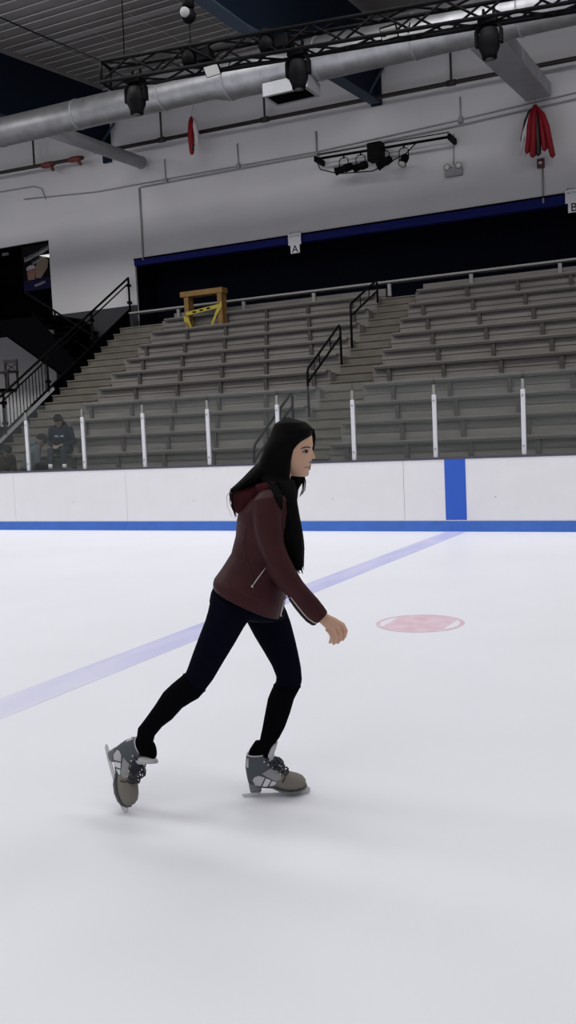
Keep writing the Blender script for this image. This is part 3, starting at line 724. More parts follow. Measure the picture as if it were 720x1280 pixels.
# ================================================================== PEOPLE: tools
from mathutils.bvhtree import BVHTree
def remesh(mb, name, M, parent, org, voxel, smooth=2, fac=.5):
    """several lofted volumes grown together into one continuous smooth surface"""
    org = Vector(org)
    tmp = bpy.data.objects.new('tmp', mb.mesh('tmp', M, org)); C.objects.link(tmp)
    r = tmp.modifiers.new('r', 'REMESH'); r.mode = 'VOXEL'; r.voxel_size = voxel; r.use_smooth_shade = True
    if smooth:
        s = tmp.modifiers.new('s', 'SMOOTH'); s.factor = fac; s.iterations = smooth
    dg = bpy.context.evaluated_depsgraph_get()
    me = bpy.data.meshes.new_from_object(tmp.evaluated_get(dg)); me.name = name
    bpy.data.objects.remove(tmp)
    me.materials.clear(); me.materials.append(M)
    me.polygons.foreach_set('use_smooth', [True] * len(me.polygons))
    o = bpy.data.objects.new(name, me); C.objects.link(o)
    if parent is not None: o.parent = parent
    else: o.location = org
    return o
def bvh(o):
    L = worldloc(o); me = o.data
    return BVHTree.FromPolygons([v.co + L for v in me.vertices], [tuple(p.vertices) for p in me.polygons])
def ell(c, h, d, n=24, p=2.2):
    R = []
    for j in range(n):
        t = 2 * PI * j / n; x = math.cos(t); y = math.sin(t)
        R.append(c + h * math.copysign(abs(x) ** (2 / p), x) + d * math.copysign(abs(y) ** (2 / p), y))
    return R
def hand(mb, wr, f, n, s, k=1.0, curl=.9):
    """palm, four unequal bent fingers and a side thumb; f along the hand, n out of its back, s towards the thumb"""
    f = f.normalized(); n = n.normalized(); s = s.normalized()
    mb.rings([ell(wr + f * q * k, s * w_ * k, n * t_ * k, 14) for q, w_, t_ in ((-.02, .026, .02), (.02, .030, .017), (.06, .040, .015), (.088, .040, .012), (.098, .034, .008))])
    for i, (L_, o_) in enumerate(((.072, .029), (.080, .010), (.074, -.010), (.058, -.028))):
        p = wr + f * (.078 * k) + s * o_ * k; d = f.copy(); pts = [p - f * .02 * k]; pts.append(p)
        for q, a_ in ((.42, .55), (.32, .8), (.26, .6)):
            d = (d * math.cos(a_ * curl) - n * math.sin(a_ * curl)).normalized(); p = p + d * L_ * q * k; pts.append(p)
        mb.tube(pts, [.0095 * k, .0095 * k, .0088 * k, .0080 * k, .0062 * k], 10)
    b = wr + f * .025 * k + s * .025 * k; d = (f * .7 + s * .7).normalized()
    mb.tube([b - d * .015 * k, b + d * .02 * k, b + d * .04 * k - n * .006 * k, b + d * .045 * k + f * .022 * k - n * .014 * k], [.012 * k, .012 * k, .010 * k, .007 * k], 10)

SKIN = mat('skin', (.55, .345, .24), .55, spec=.3)
SKIN.node_tree.nodes['Principled BSDF'].inputs['Subsurface Weight'].default_value = .08
LIP = mat('lips', (.30, .135, .115), .5)
HAIR = mat('black hair', (.0022, .0021, .0026), .7, spec=.06)
JACK = mat('maroon leather', (.045, .0115, .0140), .55, noise=.25, scale=14, spec=.16, bump=.25)
JACKH = mat('maroon hood cloth', (.045, .010, .014), .9, spec=.05, bump=.2, scale=40, noise=.2)
LINING = mat('dark lining', (.012, .006, .007), .8)
JEAN = mat('blue black jeans', (.0024, .0031, .0080), .9, spec=.03)
WARM = mat('black knit leg warmer', (.0022, .0022, .003), .95, spec=.03)
ZIP = mat('silver zip', (.55, .50, .48), .35, metal=.6)
EYEW = mat('eye white', (.26, .20, .18), .4); EYED = mat('dark iris', (.010, .006, .004), .5, spec=.15)
BROW = mat('brow hair', (.02, .012, .010), .8)

# ------------------------------------------------------------------ the skater
P0 = at(345, 996.5, 2, 0)
vb_ = ray(325, 760); bx_ = Vector((vb_.x, vb_.y, 0)).normalized()      # away from the viewer
ax_ = Vector((bx_.y, -bx_.x, 0))                                        # her travel direction
UP = Vector((0, 0, 1))
def SP(u, v, w=0.):
    d = ray(u, v); t = (bx_.dot(P0 - EYE) + w) / bx_.dot(d); return EYE + d * t
def rg2(l, r, w, hw, n=28, p=2.2, w2=None):
    L = SP(*l, w); R_ = SP(*r, w if w2 is None else w2); c = (L + R_) / 2
    return ell(c, (R_ - L) / 2, bx_ * hw, n, p)
def loft(mb, rows, n=28, p=2.2, k=1.0):
    R = []
    for row in rows:
        l, r, w, hw = row[:4]; pp = row[4] if len(row) > 4 else p
        if k != 1:
            cu = ((l[0] + r[0]) / 2, (l[1] + r[1]) / 2)
            l = (cu[0] + (l[0] - cu[0]) * k, cu[1] + (l[1] - cu[1]) * k); r = (cu[0] + (r[0] - cu[0]) * k, cu[1] + (r[1] - cu[1]) * k); hw = hw * k
        R.append(rg2(l, r, w, hw, n, pp))
    mb.rings(R)
def ptube(mb, pts, rad, n=10): mb.tube([SP(*p) for p in pts], rad, n)

torso = [((336, 604), (364, 602), -.03, .062), ((322, 613), (369, 609), -.03, .13, 2.5), ((308, 623), (371, 620), -.03, .17, 2.6), ((299, 636), (371.5, 638), -.03, .18, 2.6), ((296, 650), (371, 654), -.03, .178, 2.5),
         ((294.5, 670), (369, 676), -.03, .165, 2.4), ((289, 692), (366, 700), -.03, .155, 2.4), ((277, 711), (363, 722), -.03, .16, 2.4), ((267.5, 724), (358, 742), -.03, .172, 2.4), ((266, 730), (355.5, 756), -.03, .176, 2.4)]
armR = [((325, 613), (346, 610), -.165, .045), ((317, 624), (351, 618), -.185, .060), ((316, 643), (353.5, 640), -.198, .060), ((318, 662), (353, 660), -.204, .057), ((322.6, 683.5), (355, 679), -.208, .055),
        ((330, 702), (361, 695), -.210, .054), ((337, 719), (369, 711), -.212, .053), ((346, 732), (378, 726), -.213, .050), ((358, 744), (387, 737), -.213, .047), ((369, 757), (397, 748), -.212, .044), ((381, 771.5), (404.5, 757.5), -.210, .042), ((393.5, 780.5), (409.5, 764.5), -.208, .040)]
armL = [((330, 614), (350, 611), .11, .045), ((322, 625), (350, 622), .14, .058), ((320, 645), (348, 643), .15, .056), ((318, 668), (344, 668), .155, .053), ((316, 692), (340, 692), .16, .05), ((319, 714), (341, 711), .165, .046), ((324, 734), (343, 729), .165, .040), ((328, 744), (344, 739), .165, .037)]
pelvis = [((268, 731), (352, 745), -.025, .150), ((263.5, 741), (354, 756), -.025, .158), ((261.5, 752), (356.5, 766), -.025, .154), ((265, 761), (356, 772), -.025, .135), ((282, 770), (342, 776), -.025, .075)]
legR = [((264, 744), (326, 762), -.095, .088), ((260, 764), (312, 774), -.105, .088), ((256, 777), (306, 782), -.110, .084), ((249, 795), (294, 803), -.112, .078), ((240.5, 818), (280, 826), -.112, .070), ((233.5, 838), (266.5, 849), -.110, .061), ((228, 848), (253.5, 866), -.108, .055)]
calfR = [((229.5, 843.5), (256, 863), -.108, .054), ((225.5, 847), (248, 872), -.107, .056), ((214.5, 856), (239, 877), -.104, .053), ((204, 866), (228, 884), -.100, .053), ((193, 883), (215.5, 898), -.093, .050), ((181.5, 899), (203, 907.5), -.082, .044), ((172.5, 910.5), (193.5, 919), -.066, .038), ((171.5, 919), (190.5, 931), -.055, .035), ((169, 928), (186, 941), -.045, .030)]
legL = [((302, 752), (353, 752), .060, .085), ((306, 766), (358.5, 764), .065, .086), ((309, 778), (363.5, 778), .068, .083), ((318, 795), (369, 799), .068, .076), ((329, 813), (373, 817), .064, .069), ((339.5, 831), (376.3, 834), .058, .062), ((345.5, 846), (377.5, 848), .052, .056), ((344.6, 853), (376.8, 853.5), .050, .055), ((341.5, 861), (373.4, 861.5), .046, .054)]
calfL = [((342.5, 857), (375.2, 857.5), .048, .056), ((340, 862), (372.8, 862.5), .044, .056), ((335, 874), (367.3, 873), .040, .054), ((331.5, 892), (362.5, 890), .034, .051), ((328, 911), (356, 908), .028, .044), ((325.3, 923), (349, 921.5), .024, .038), ((323.5, 933), (341.5, 931), .022, .033), ((322, 942), (338, 941), .02, .031), ((322, 952), (338, 951), .02, .030)]
head = [((354, 529.5), (371, 531), -.03, .035), ((345, 535), (383, 537), -.03, .060), ((340, 545), (390, 546), -.03, .072), ((338.5, 555), (391.3, 556), -.03, .075, 2.1), ((340, 563), (389.3, 564), -.03, .072, 1.95), ((343, 571), (388.3, 572), -.03, .069, 1.95),
        ((348, 578), (387.2, 579), -.03, .064, 2.0), ((353, 584), (386.3, 585), -.03, .057, 2.0), ((357, 589), (384.8, 590), -.03, .047, 2.1), ((361, 592.5), (383.3, 594), -.03, .035, 2.1), ((366, 595), (379.5, 596), -.03, .018)]

bd = MB()
loft(bd, head, 36)
loft(bd, [((341, 580), (364, 583), -.03, .052), ((338, 592), (363, 594), -.03, .049), ((335, 603), (364, 603), -.03, .052), ((331, 612), (366, 611), -.03, .075)])      # neck
ptube(bd, [(388.6, 561.5, -.03), (389.7, 566, -.03), (390.9, 570.5, -.03), (391.0, 573.6, -.03)], [.006, .0075, .0095, .0105])                             # nose
for s_ in (-.0125, .0125): bd.ball(SP(387.4, 575.4, -.03 + s_), .0072, 10)
bd.ball(SP(386.6, 582.0, -.03), .0095, 12, (1, 1, .7)); bd.ball(SP(385.8, 586.2, -.03), .0095, 12, (1, 1, .7)); bd.ball(SP(381.8, 591.6, -.03), .0145, 12)
for s_ in (-1, 1):
    bd.ball(SP(373, 573, -.03 + s_ * .042), .022, 12)                                      # cheekbone
    bd.ball(SP(356, 570, -.03 + s_ * .068), .022, 12, (.8, .8, 1.3))                     # ear
loft(bd, torso, k=.90); loft(bd, pelvis, k=.90)
loft(bd, armR[:-1] + [((392, 775), (405, 766), -.206, .024), ((396, 777), (408, 767.5), -.205, .019)], k=.88); loft(bd, armL + [((331, 752), (342, 748), .165, .022)], k=.88)
loft(bd, legR, k=.9); loft(bd, calfR, k=.86); loft(bd, legL, k=.9); loft(bd, calfL, k=.86)
# right hand: palm, four bent fingers, thumb behind
hm = MB()
hm.rings([rg2(l, r, w, hw, 18) for l, r, w, hw in (((394, 774), (406, 764), -.205, .019), ((399, 778), (410.5, 768), -.205, .018), ((402, 780.5), (413.5, 769.5), -.205, .018), ((406.5, 785), (420, 772.5), -.205, .016), ((410, 788.5), (425.5, 776.2), -.206, .014), ((412, 789.5), (427, 779.5), -.206, .011))])
for pts, r0 in ((((422.5, 777.5, -.207), (428.2, 781, -.211), (432.0, 788.5, -.203), (430.6, 795, -.188), (427.6, 800, -.176)), .0088),
                (((417.5, 780.5, -.208), (422.9, 785, -.216), (426.4, 792, -.208), (424.8, 799.3, -.192), (421.6, 803.8, -.180)), .0090),
                (((412.5, 783.5, -.208), (417.6, 788, -.216), (420.6, 794.6, -.209), (419.2, 801.2, -.194), (416.6, 805.0, -.183)), .0087),
                (((408, 786, -.206), (412.5, 790.3, -.211), (414.9, 795.6, -.206), (414.0, 800.6, -.196), (412.2, 803.6, -.188)), .0078)):
    ptube(hm, pts, [r0, r0 * 1.06, r0, r0 * .9, r0 * .68], 14)
ptube(hm, [(408, 772, -.188), (417, 775, -.170), (424, 781, -.156), (426, 788, -.150)], [.012, .011, .009, .0065], 12)
# left hand (swung behind her hip)
wl = SP(337, 750, .165); hand(hm, wl, (ax_ * .1 - UP), bx_, ax_, .95)
ORG = P0.copy(); ORG.z = 0
person = remesh(bd, 'person', SKIN, None, ORG, .0042, 2)
tag(person, 'woman with long black hair gliding on the ice in maroon jacket and grey skates', 'person')
ho = remesh(hm, 'hands', SKIN, None, ORG, .0017, 2, .4)
bmj = bmesh.new(); bmj.from_mesh(person.data); bmj.from_mesh(ho.data)
for f_ in bmj.faces: f_.smooth = True
bmj.to_mesh(person.data); bmj.free(); bpy.data.objects.remove(ho)
TB_ = bvh(person)
def onb(tree, u, v, off=.0015):
    d = ray(u, v).normalized(); h_ = tree.ray_cast(EYE, d)
    return (h_[0] if h_[0] is not None else SP(u, v, -.1)) - d * off
def strip(tree, pts, rad, name, M, parent, n=8, off=.001):
    o = MB().tube([onb(tree, u, v, off) for u, v in pts], rad, n).build(name, M, parent); return o
def patch(tree, poly, name, M, parent, off=.0012, th=.002):
    P = [onb(tree, u, v, off) for u, v in poly]; c = sum(P, Vector()) / len(P); nn = (EYE - c).normalized() * th
    mb = MB(); k = len(P); mb.add([c + nn] + P, [(0, i + 1, (i + 1) % k + 1) for i in range(k)], True); return mb.build(name, M, parent)
# face details, both sides
patch(TB_, [(377.6, 565.6), (379.3, 563.8), (381.8, 562.9), (384.2, 563.2), (385.3, 564.7), (384.2, 566.2), (381.6, 566.9), (379.2, 566.5)], 'eye', EYEW, person)
patch(TB_, [(381.2, 564.7), (382.2, 563.2), (383.8, 563.2), (384.7, 564.6), (384.0, 566.2), (382.2, 566.4)], 'iris', EYED, person, .0022)
strip(TB_, [(377.0, 566.2), (378.6, 564.4), (380.6, 563.0), (382.8, 562.5), (384.8, 563.2), (385.6, 564.6)], [.0006, .0012, .0016, .0016, .0014, .0008], 'eyelash', BROW, person)
strip(TB_, [(376.2, 561.1), (378.2, 560.0), (381.0, 559.2), (384.0, 558.9), (387, 559.2), (388.7, 559.8)], [.0010, .0019, .0024, .0026, .0023, .0012], 'eyebrow', BROW, person)
cen = SP(380, 570, -.03)
def mirror(o):                                       # far-side counterpart across the face's middle plane
    me = o.data.copy(); L = worldloc(o)
    for v in me.vertices:
        p = v.co + L; d = bx_.dot(p - cen); v.co = p - bx_ * 2 * d - L
    me.flip_normals(); c = bpy.data.objects.new(o.name, me); C.objects.link(c); c.parent = o.parent
for nm in ('eye', 'iris', 'eyelash', 'eyebrow'): mirror(bpy.data.objects[nm])
lp = MB()
def lipring(c, hw_, hh, dep): return c
for (u, v, rr) in ((386.7, 582.2, .0042), (386.0, 585.8, .0048)):
    pts = []
    for q in range(-6, 7):
        w_ = q / 6 * .021; e_ = 1 - (abs(q) / 6) ** 2
        base = SP(u + .9 - (abs(q) / 6) ** 1.8 * 6.2, v + (.8 if v < 584 else -1.5) * (abs(q) / 6) ** 1.5, -.03 + w_); pts.append((base, rr * (.35 + .65 * e_)))
    lp.tube([p for p, _ in pts], [r_ for _, r_ in pts], 10)
lp.build('lips', LIP, person)
strip(TB_, [(386.9, 584.1), (384.5, 583.9), (382, 583.9), (380.2, 584.5)], [.0012, .0014, .0012, .0006], 'mouth_line', mat('mouth shadow line', (.08, .02, .02), .7), person)
strip(TB_, [(385.6, 577.1), (386.8, 577.6), (387.8, 577.4)], [.0006, .0016, .0006], 'nostril', mat('nostril', (.06, .02, .015), .8), person)

# jeans and leg warmers
jm = MB(); loft(jm, pelvis); loft(jm, legR); loft(jm, legL)
jeans = remesh(jm, 'jeans', JEAN, person, ORG, .006, 2)
for c_, lab in ((calfR, 1), (calfL, 0)):
    wm = MB(); loft(wm, c_, n=32, k=1.02); wo = wm.build('leg_warmer', WARM, person)
    cu = MB(); R_ = [rg2(l, r, w, hw * 1.02, 32) for l, r, w, hw in c_[:1]][0]
    cc = sum(R_, Vector()) / len(R_); cu.tube([cc + (p - cc) * 1.01 for p in R_] + [cc + (R_[0] - cc) * 1.01], .003, 6); cu.build('top_hem', WARM, wo)
TJ = bvh(jeans)
strip(TJ, [(278.6, 743.2), (281.5, 744.3), (284.8, 745.3)], .0018, 'waist_tag', ZIP, jeans)

# jacket
jk = MB()
hem = torso + [((267.5, 735), (350.8, 771), -.03, .174, 2.4)]
loft(jk, hem, n=36); loft(jk, armR, n=28); loft(jk, armL)
loft(jk, [((334, 601), (363, 600), -.03, .062), ((330, 609), (367, 606), -.03, .082), ((322, 616), (369, 613), -.03, .12)])
jacket = remesh(jk, 'jacket', JACK, person, ORG, .005, 2)
hd = MB(); loft(hd, [((338, 597), (342, 617), -.03, .075), ((325, 600), (330, 626), -.03, .10), ((312, 604.5), (316, 637), -.03, .115), ((300, 608.5), (303, 644), -.03, .105), ((291, 613), (294.5, 641), -.03, .08), ((286, 617.5), (289.5, 629), -.03, .045)])
loft(hd, [((318, 606), (330, 630), -.15, .045), ((330, 603), (345, 618), -.145, .04), ((345, 600), (358, 612), -.11, .03)])
hood = remesh(hd, 'hood', JACKH, jacket, ORG, .006, 3)
TK = bvh(jacket)
strip(TK, [(332.3, 709.5), (327, 716.5), (321, 724.5), (315.6, 732.5)], .0022, 'pocket_zip', ZIP, jacket)
MB().ball(onb(TK, 315.4, 732.8, .002), .0055, 8).build('zip_pull', ZIP, jacket)
strip(TK, [(354.8, 750), (353.2, 757), (351.8, 764), (350.3, 770)], .003, 'front_zip', ZIP, jacket)
MB().ball(SP(350.6, 769.5, -.1), .006, 8).build('zip_pull', ZIP, jacket)
MB().tube([SP(354.5, 750, -.06), SP(358, 746.5, -.05), SP(361.5, 746.8, -.05), SP(364.8, 753, -.05)], .0035, 6).build('zip_pull', ZIP, jacket)
sz = [(362.5, 747.5), (369.5, 756.5), (378, 767), (385, 774.5), (392, 779.3), (395.6, 779.6)]
strip(TK, [(u + .8, v - .9) for u, v in sz], .0021, 'sleeve_zip', ZIP, jacket)
ln = MB(); ln.tube([SP(u - .9, v + .9, -.205) for u, v in sz], [.004, .006, .0065, .0065, .006, .003], 8); ln.build('sleeve_lining', LINING, jacket)
for pts in ([(327, 612), (336, 609.5), (344, 612.5), (350, 620), (352.6, 632)], [(316.5, 640), (319, 655), (323, 668), (330, 686), (338, 703)], [(313, 640), (307, 662), (303, 685), (310, 705), (318, 742)], [(270, 727), (285, 734), (303, 741), (322, 750), (342, 761)]):
    strip(TK, pts, .0016, 'seam', mat('seam thread', (.035, .011, .012), .7), jacket)

# hair
hr = MB()
loft(hr, [((353, 523.8), (367, 523.2), -.03, .035), ((343, 530), (383, 527.8), -.03, .068), ((339, 540), (391.8, 536.5), -.03, .083, 2.3), ((335.5, 549), (388.2, 545.5), -.03, .088, 2.7), ((331.5, 557.5), (377, 553.5), -.03, .089, 3.4), ((328, 567), (368.5, 562), -.03, .089, 4),
          ((324, 577), (365, 575), -.03, .088, 4), ((320, 586), (362.5, 587), -.03, .088, 4), ((318, 594), (362, 597), -.03, .092, 3.5), ((326, 604), (366, 606), -.04, .10, 3), ((334, 611), (368, 613), -.05, .10, 2.6)], n=44)
loft(hr, [((338, 600), (368, 600), -.10, .055), ((346, 612), (370.5, 613), -.125, .052), ((350.5, 628), (372, 629), -.145, .047), ((352, 645), (374.5, 644), -.15, .043), ((353, 660), (377.5, 659), -.15, .040), ((356, 677), (379.3, 677), -.15, .036), ((359.5, 693), (380, 694), -.15, .030), ((365, 705), (379.5, 706), -.15, .02), ((370.5, 713), (377.5, 713), -.15, .009)])
loft(hr, [((324, 577), (333, 596), -.05, .085), ((314, 586), (326, 603), -.05, .085), ((304, 596.5), (314, 608), -.05, .075), ((294, 606), (301, 612.5), -.05, .055), ((287, 612), (290, 616), -.05, .03)])
loft(hr, [((352, 588), (368, 590), .05, .03), ((355, 596), (381, 595.5), .055, .028), ((356, 603), (379, 602), .045, .03), ((358, 613), (373, 612), .03, .03), ((360, 624), (372, 624), .01, .03)])
hair = remesh(hr, 'hair', HAIR, person, ORG, .0045, 2)
rnd = random.Random(3)
def strand(pts, r=.0022, name='hair_strand'):
    n_ = len(pts); MB().tube([SP(*p) for p in pts], [r * (1 - .65 * i / (n_ - 1)) for i in range(n_)], 6).build(name, HAIR, hair)
strand([(390.5, 537, .0), (392.7, 546, .02), (392.2, 555, .035), (390.6, 563, .045), (389, 572, .05)], .008)
for dx in (0, 1.6, 3.4):
    strand([(377 + dx * .4, 590, .05), (378.5 + dx, 602, .03), (378 + dx * .9, 612, .02), (374.5 + dx, 621 - dx, .01)], .0035)
for k in range(9):       # wisps on the back
    w = -.13 + .16 * rnd.random(); q = rnd.random()
    strand([(322 + 4 * q, 584 + 3 * q, w), (308 + 4 * q, 597 + 3 * q, w), (296 + 3 * q, 607 + 4 * q, w), (287.5 + 4 * q, 615 + 6 * q, w), (287 + 5 * q, 628 + 8 * q, w), (291 + 5 * q, 645 + 4 * q - 8 * rnd.random(), w)], .003)
strand([(289, 612, -.06), (283.5, 620, -.06), (284, 632, -.06), (290, 646, -.06)], .0012)
for k in range(10):      # strands over the shoulder and at the lock's ends
    q = rnd.random(); strand([(352 + 10 * q, 640, -.19), (355 + 12 * q, 668, -.185), (360 + 13 * q, 692, -.175), (366 + 11 * q, 708, -.165), (371 + 8 * q, 714 + 4 * rnd.random(), -.16)], .0032)
def onj(u, v, o=.004): return onb(TK, u, v, o)
for k in range(16):     # hair lying over the near shoulder
    q = k / 15; e_ = rnd.random()
    pts = [SP(326 + 24 * q, 592 + 6 * q, -.118), SP(330 + 21 * q, 602 + 5 * q, -.14), onj(336 + 16 * q, 611 + 3 * q, .005), onj(343 + 9.5 * q, 620 + 4 * q, .004), onj(348 + 5 * q, 632 + 8 * e_ * q, .002)]
    MB().tube(pts, [.006, .006, .0045, .003, .0008], 7).build('hair_strand', HAIR, hair)
for k in range(6):
    q = k / 5; strand([(372 + 3 * q, 640 + 6 * k, -.13), (377 + 2 * q, 660 + 5 * k, -.13), (379.5, 676 + 5 * k, -.13), (380.5 - q, 688 + 5 * k, -.13)], .0028)
strand([(352, 527, -.03), (356, 522.3, -.03), (361, 522.2, -.03), (366, 524.5, -.03)], .004)

# ------------------------------------------------------------------ ice skates
BOOTU = mat('slate grey boot upper', (.075, .088, .10), .6, spec=.2); BOOTT = mat('warm grey boot toe', (.185, .175, .15), .65, spec=.2)
PANEL = mat('pale grey side panel', (.46, .46, .47), .5); BAR = mat('white boot stripe', (.66, .66, .68), .5); LACE = mat('dark lace', (.022, .024, .035), .8)
TONGUE = mat('light grey tongue', (.45, .45, .46), .8); SOLE = mat('grey sole', (.14, .15, .16), .6); BLADE = mat('pale steel blade', (.62, .62, .63), .4, metal=.35)
SC = 1 / 307.
def skate(origin, F, U, label):
    F = F.normalized(); S = F.cross(U).normalized(); U = S.cross(F)      # S points to the viewer's side
    def Q(u, v, y=0.): return origin + F * ((u - 313) * SC) + U * ((997.3 - v) * SC) + S * y
    def ring(l, r, hw, n=24, p=2.3, y=0.):
        L = Q(*l, y); R_ = Q(*r, y); return ell((L + R_) / 2, (R_ - L) / 2, S * hw, n, p)
    b = MB()
    b.rings([ring(*r) for r in (((311.5, 941.5), (336, 941.5), .036), ((309.5, 948), (343, 947.5), .038), ((308.5, 958), (349, 956), .037), ((309.5, 968), (355, 964), .036), ((311, 976), (357, 972), .035), ((312.5, 982), (350, 981), .032))])
    b.rings([ring(*r) for r in (((330, 951), (328, 982), .031), ((342, 955), (341, 983), .035), ((353, 963), (353, 988.5), .040), ((363, 967), (364, 990.2), .042), ((372, 969.5), (373, 989.3), .040), ((379, 973), (379.8, 987.3), .033), ((383, 978), (383, 984.5), .018))])
    bo = remesh(b, 'ice_skate', BOOTU, person, ORG, .0036, 2)
    bo['label'] = label
    me = bo.data; me.materials.append(BOOTT)
    L = worldloc(bo)
    for p in me.polygons:
        c = p.center + L - origin; x = c.dot(F) / SC + 313; z = 997.3 - c.dot(U) / SC
        p.material_index = 1 if x > 343 + max(0, (972 - z)) * .75 and z > 962 else 0
    T = bvh(bo)
    # heel and sole
    MB().rings([ring(l, r, hw, 24, 3.2) for l, r, hw in (((311.5, 977), (329, 979.5), .029), ((312.2, 983), (328, 984), .029), ((313, 988), (327, 988), .027))]).build('heel', SOLE, bo)
    MB().rings([ring(*r) for r in (((329, 980.5), (328, 983.8), .025), ((341, 981.6), (340.5, 985), .030), ((353, 987), (353, 990.8), .040), ((364, 988.8), (364, 992), .0425), ((374, 988), (374.5, 991), .040), ((380.5, 985.8), (381.5, 988.6), .032), ((383.8, 983.5), (384.6, 985.6), .016))]).build('sole', SOLE, bo)
    def decal(poly, M, name, off=.0012):
        """a polygon laid on both sides of the boot, subdivided and pressed onto its surface"""
        for sgn in (1, -1):
            cxy = (sum(p[0] for p in poly) / len(poly), sum(p[1] for p in poly) / len(poly)); vs = []; fs = []; K = 4; npts = []
            for i in range(len(poly)):
                p, q = poly[i], poly[(i + 1) % len(poly)]
                for k in range(3): npts.append((p[0] + (q[0] - p[0]) * k / 3, p[1] + (q[1] - p[1]) * k / 3))
            m_ = len(npts)
            for k in range(1, K + 1):
                for p in npts: vs.append((cxy[0] + (p[0] - cxy[0]) * k / K, cxy[1] + (p[1] - cxy[1]) * k / K))
            vs.append(cxy); W = []
            for u, v in vs:
                h_ = T.ray_cast(Q(u, v, .2 * sgn), S * -sgn); W.append((h_[0] if h_[0] is not None else Q(u, v, .03 * sgn)) + S * sgn * off)
            for k in range(K - 1):
                for i in range(m_): j = (i + 1) % m_; fs.append((k * m_ + i, k * m_ + j, (k + 1) * m_ + j, (k + 1) * m_ + i))
            for i in range(m_): fs.append((len(vs) - 1, i, (i + 1) % m_))
            MB().add(W, fs, True).build(name, M, bo)
    decal([(329, 963.5), (340, 957.5), (353, 966), (352.5, 971), (345, 974), (335, 968)], mat('mid grey eyelet facing', (.27, .275, .28), .6), 'eyelet_facing', .0008)
    decal([(316.8, 972), (319.5, 967.8), (325, 965.8), (332.2, 968.6), (326.5, 979.3), (320, 978.4)], PANEL, 'side_panel')
    decal([(333.6, 969.6), (339.6, 972.4), (334.5, 980.8), (328.5, 979.6)], BAR, 'stripe')
    decal([(341, 973.2), (346.2, 975.6), (341.5, 983.0), (336.2, 981.8)], BAR, 'stripe')
    decal([(309.8, 945.5), (313.2, 944.5), (312.6, 955.5), (310, 956.5)], PANEL, 'heel_tab')
    MB().tube([Q(311.3, 941, 0)] + [ell((Q(311.5, 941.2) + Q(335, 941.2)) / 2, (Q(335, 941.2) - Q(311.5, 941.2)) / 2, S * .0365, 24)[i] for i in range(0, 24)], .0028, 6).build('collar_trim', PANEL, bo)
    MB().rings([ring(l, r, hw) for l, r, hw in (((312.5, 943), (336, 943), .034), ((314.5, 936.5), (338, 938), .033), ((319, 930), (341, 933), .031), ((322, 926), (344, 929), .029))]).build('ankle_padding', WARM, bo)
    MB().rings([ring(l, r, hw, 20, 2.6) for l, r, hw in (((335, 950), (345, 948.5), .029), ((335.5, 942), (345.5, 941), .031), ((339, 935), (348.5, 934), .030), ((342.5, 929.2), (350.2, 928.2), .022))]).build('tongue', TONGUE, bo)
    e0, e1 = (340, 944), (361.5, 967); n_ = 6
    def eye(i, sd): t_ = i / (n_ - 1); u = e0[0] + (e1[0] - e0[0]) * t_; v = e0[1] + (e1[1] - e0[1]) * t_; return Q(u - 7.5 + 2.5 * t_, v + 4 - t_ * 1, sd * (.034 - .008 * t_ + .006))
    def edge(i, d=0.): t_ = i / (n_ - 1); return Q(e0[0] + (e1[0] - e0[0]) * t_ + 1.8, e0[1] + (e1[1] - e0[1]) * t_ - 1.2, d)
    for i in range(n_ - 1):
        for sd in (1, -1):
            MB().tube([eye(i, sd), edge(i + .3, sd * .018), edge(i + .5), edge(i + .7, -sd * .018), eye(i + 1, -sd)], .0031, 7).build('lace', LACE, bo)
    for i in range(n_):
        for sd in (1, -1): MB().ball(eye(i, sd), .0042, 8).build('eyelet', ZIP, bo)
    for sd in (1, -1):
        MB().tube([edge(1, 0), edge(1.6, sd * .02) + F * .008, edge(2.6, sd * .03) + F * .006, edge(3.2, sd * .028), eye(2.4, sd) + S * sd * .006, eye(1.2, sd) + S * sd * .004, edge(1, 0)], .0028, 7).build('lace_bow', LACE, bo)
        MB().tube([edge(1, 0), edge(3, sd * .034) + F * .004, Q(357, 969, sd * .044), Q(353.5, 975, sd * .046)], .0028, 7).build('lace_end', LACE, bo)
    bl_ = MB(); th = .002
    out = [(302.3, 993.2), (304, 991.6), (314, 991.2), (330, 992.6), (352, 992.8), (376, 991.8), (382.5, 987.6), (386.5, 987.2), (388.4, 990), (388.0, 994), (384.5, 996.2), (377, 997.2), (345, 997.3), (318, 997.2), (306, 996)]
    bl_.prism([Q(u, v, -th) for u, v in out], S * (2 * th)); bl_.build('blade', BLADE, bo)
    MB().rings([ring(l, r, hw, 16, 3.5) for l, r, hw in (((313, 987.8), (327.5, 987.8), .024), ((313.5, 989.2), (327, 989.2), .022), ((316, 992.5), (324, 992.5), .003))]).build('heel_mount', BLADE, bo)
    MB().rings([ring(l, r, hw, 16, 3) for l, r, hw in (((353, 991), (381, 988.2), .030), ((354, 992), (381, 989.6), .028), ((360, 993.5), (378, 993), .003))]).build('toe_mount', BLADE, bo)
    return bo
skate(SP(313, 997.3, .02) * 1, ax_, UP, 'grey skate flat on the ice, on the leading foot')
def vec(i, j, k): return ax_ * i + UP * j + bx_ * k
Fr = vec(.277, -.870, -.406).normalized(); Ur = vec(.80, .44, -.40); Ur = (Ur - Fr * Ur.dot(Fr)).normalized()
tip = at(154.7, 1014.2, 2, .004)
loc_ = Fr * ((386.5 - 313) * SC) + Ur * ((997.3 - 994.5) * SC)
skate(tip - loc_, Fr, Ur, 'grey skate tipped onto its toe, on the trailing foot')

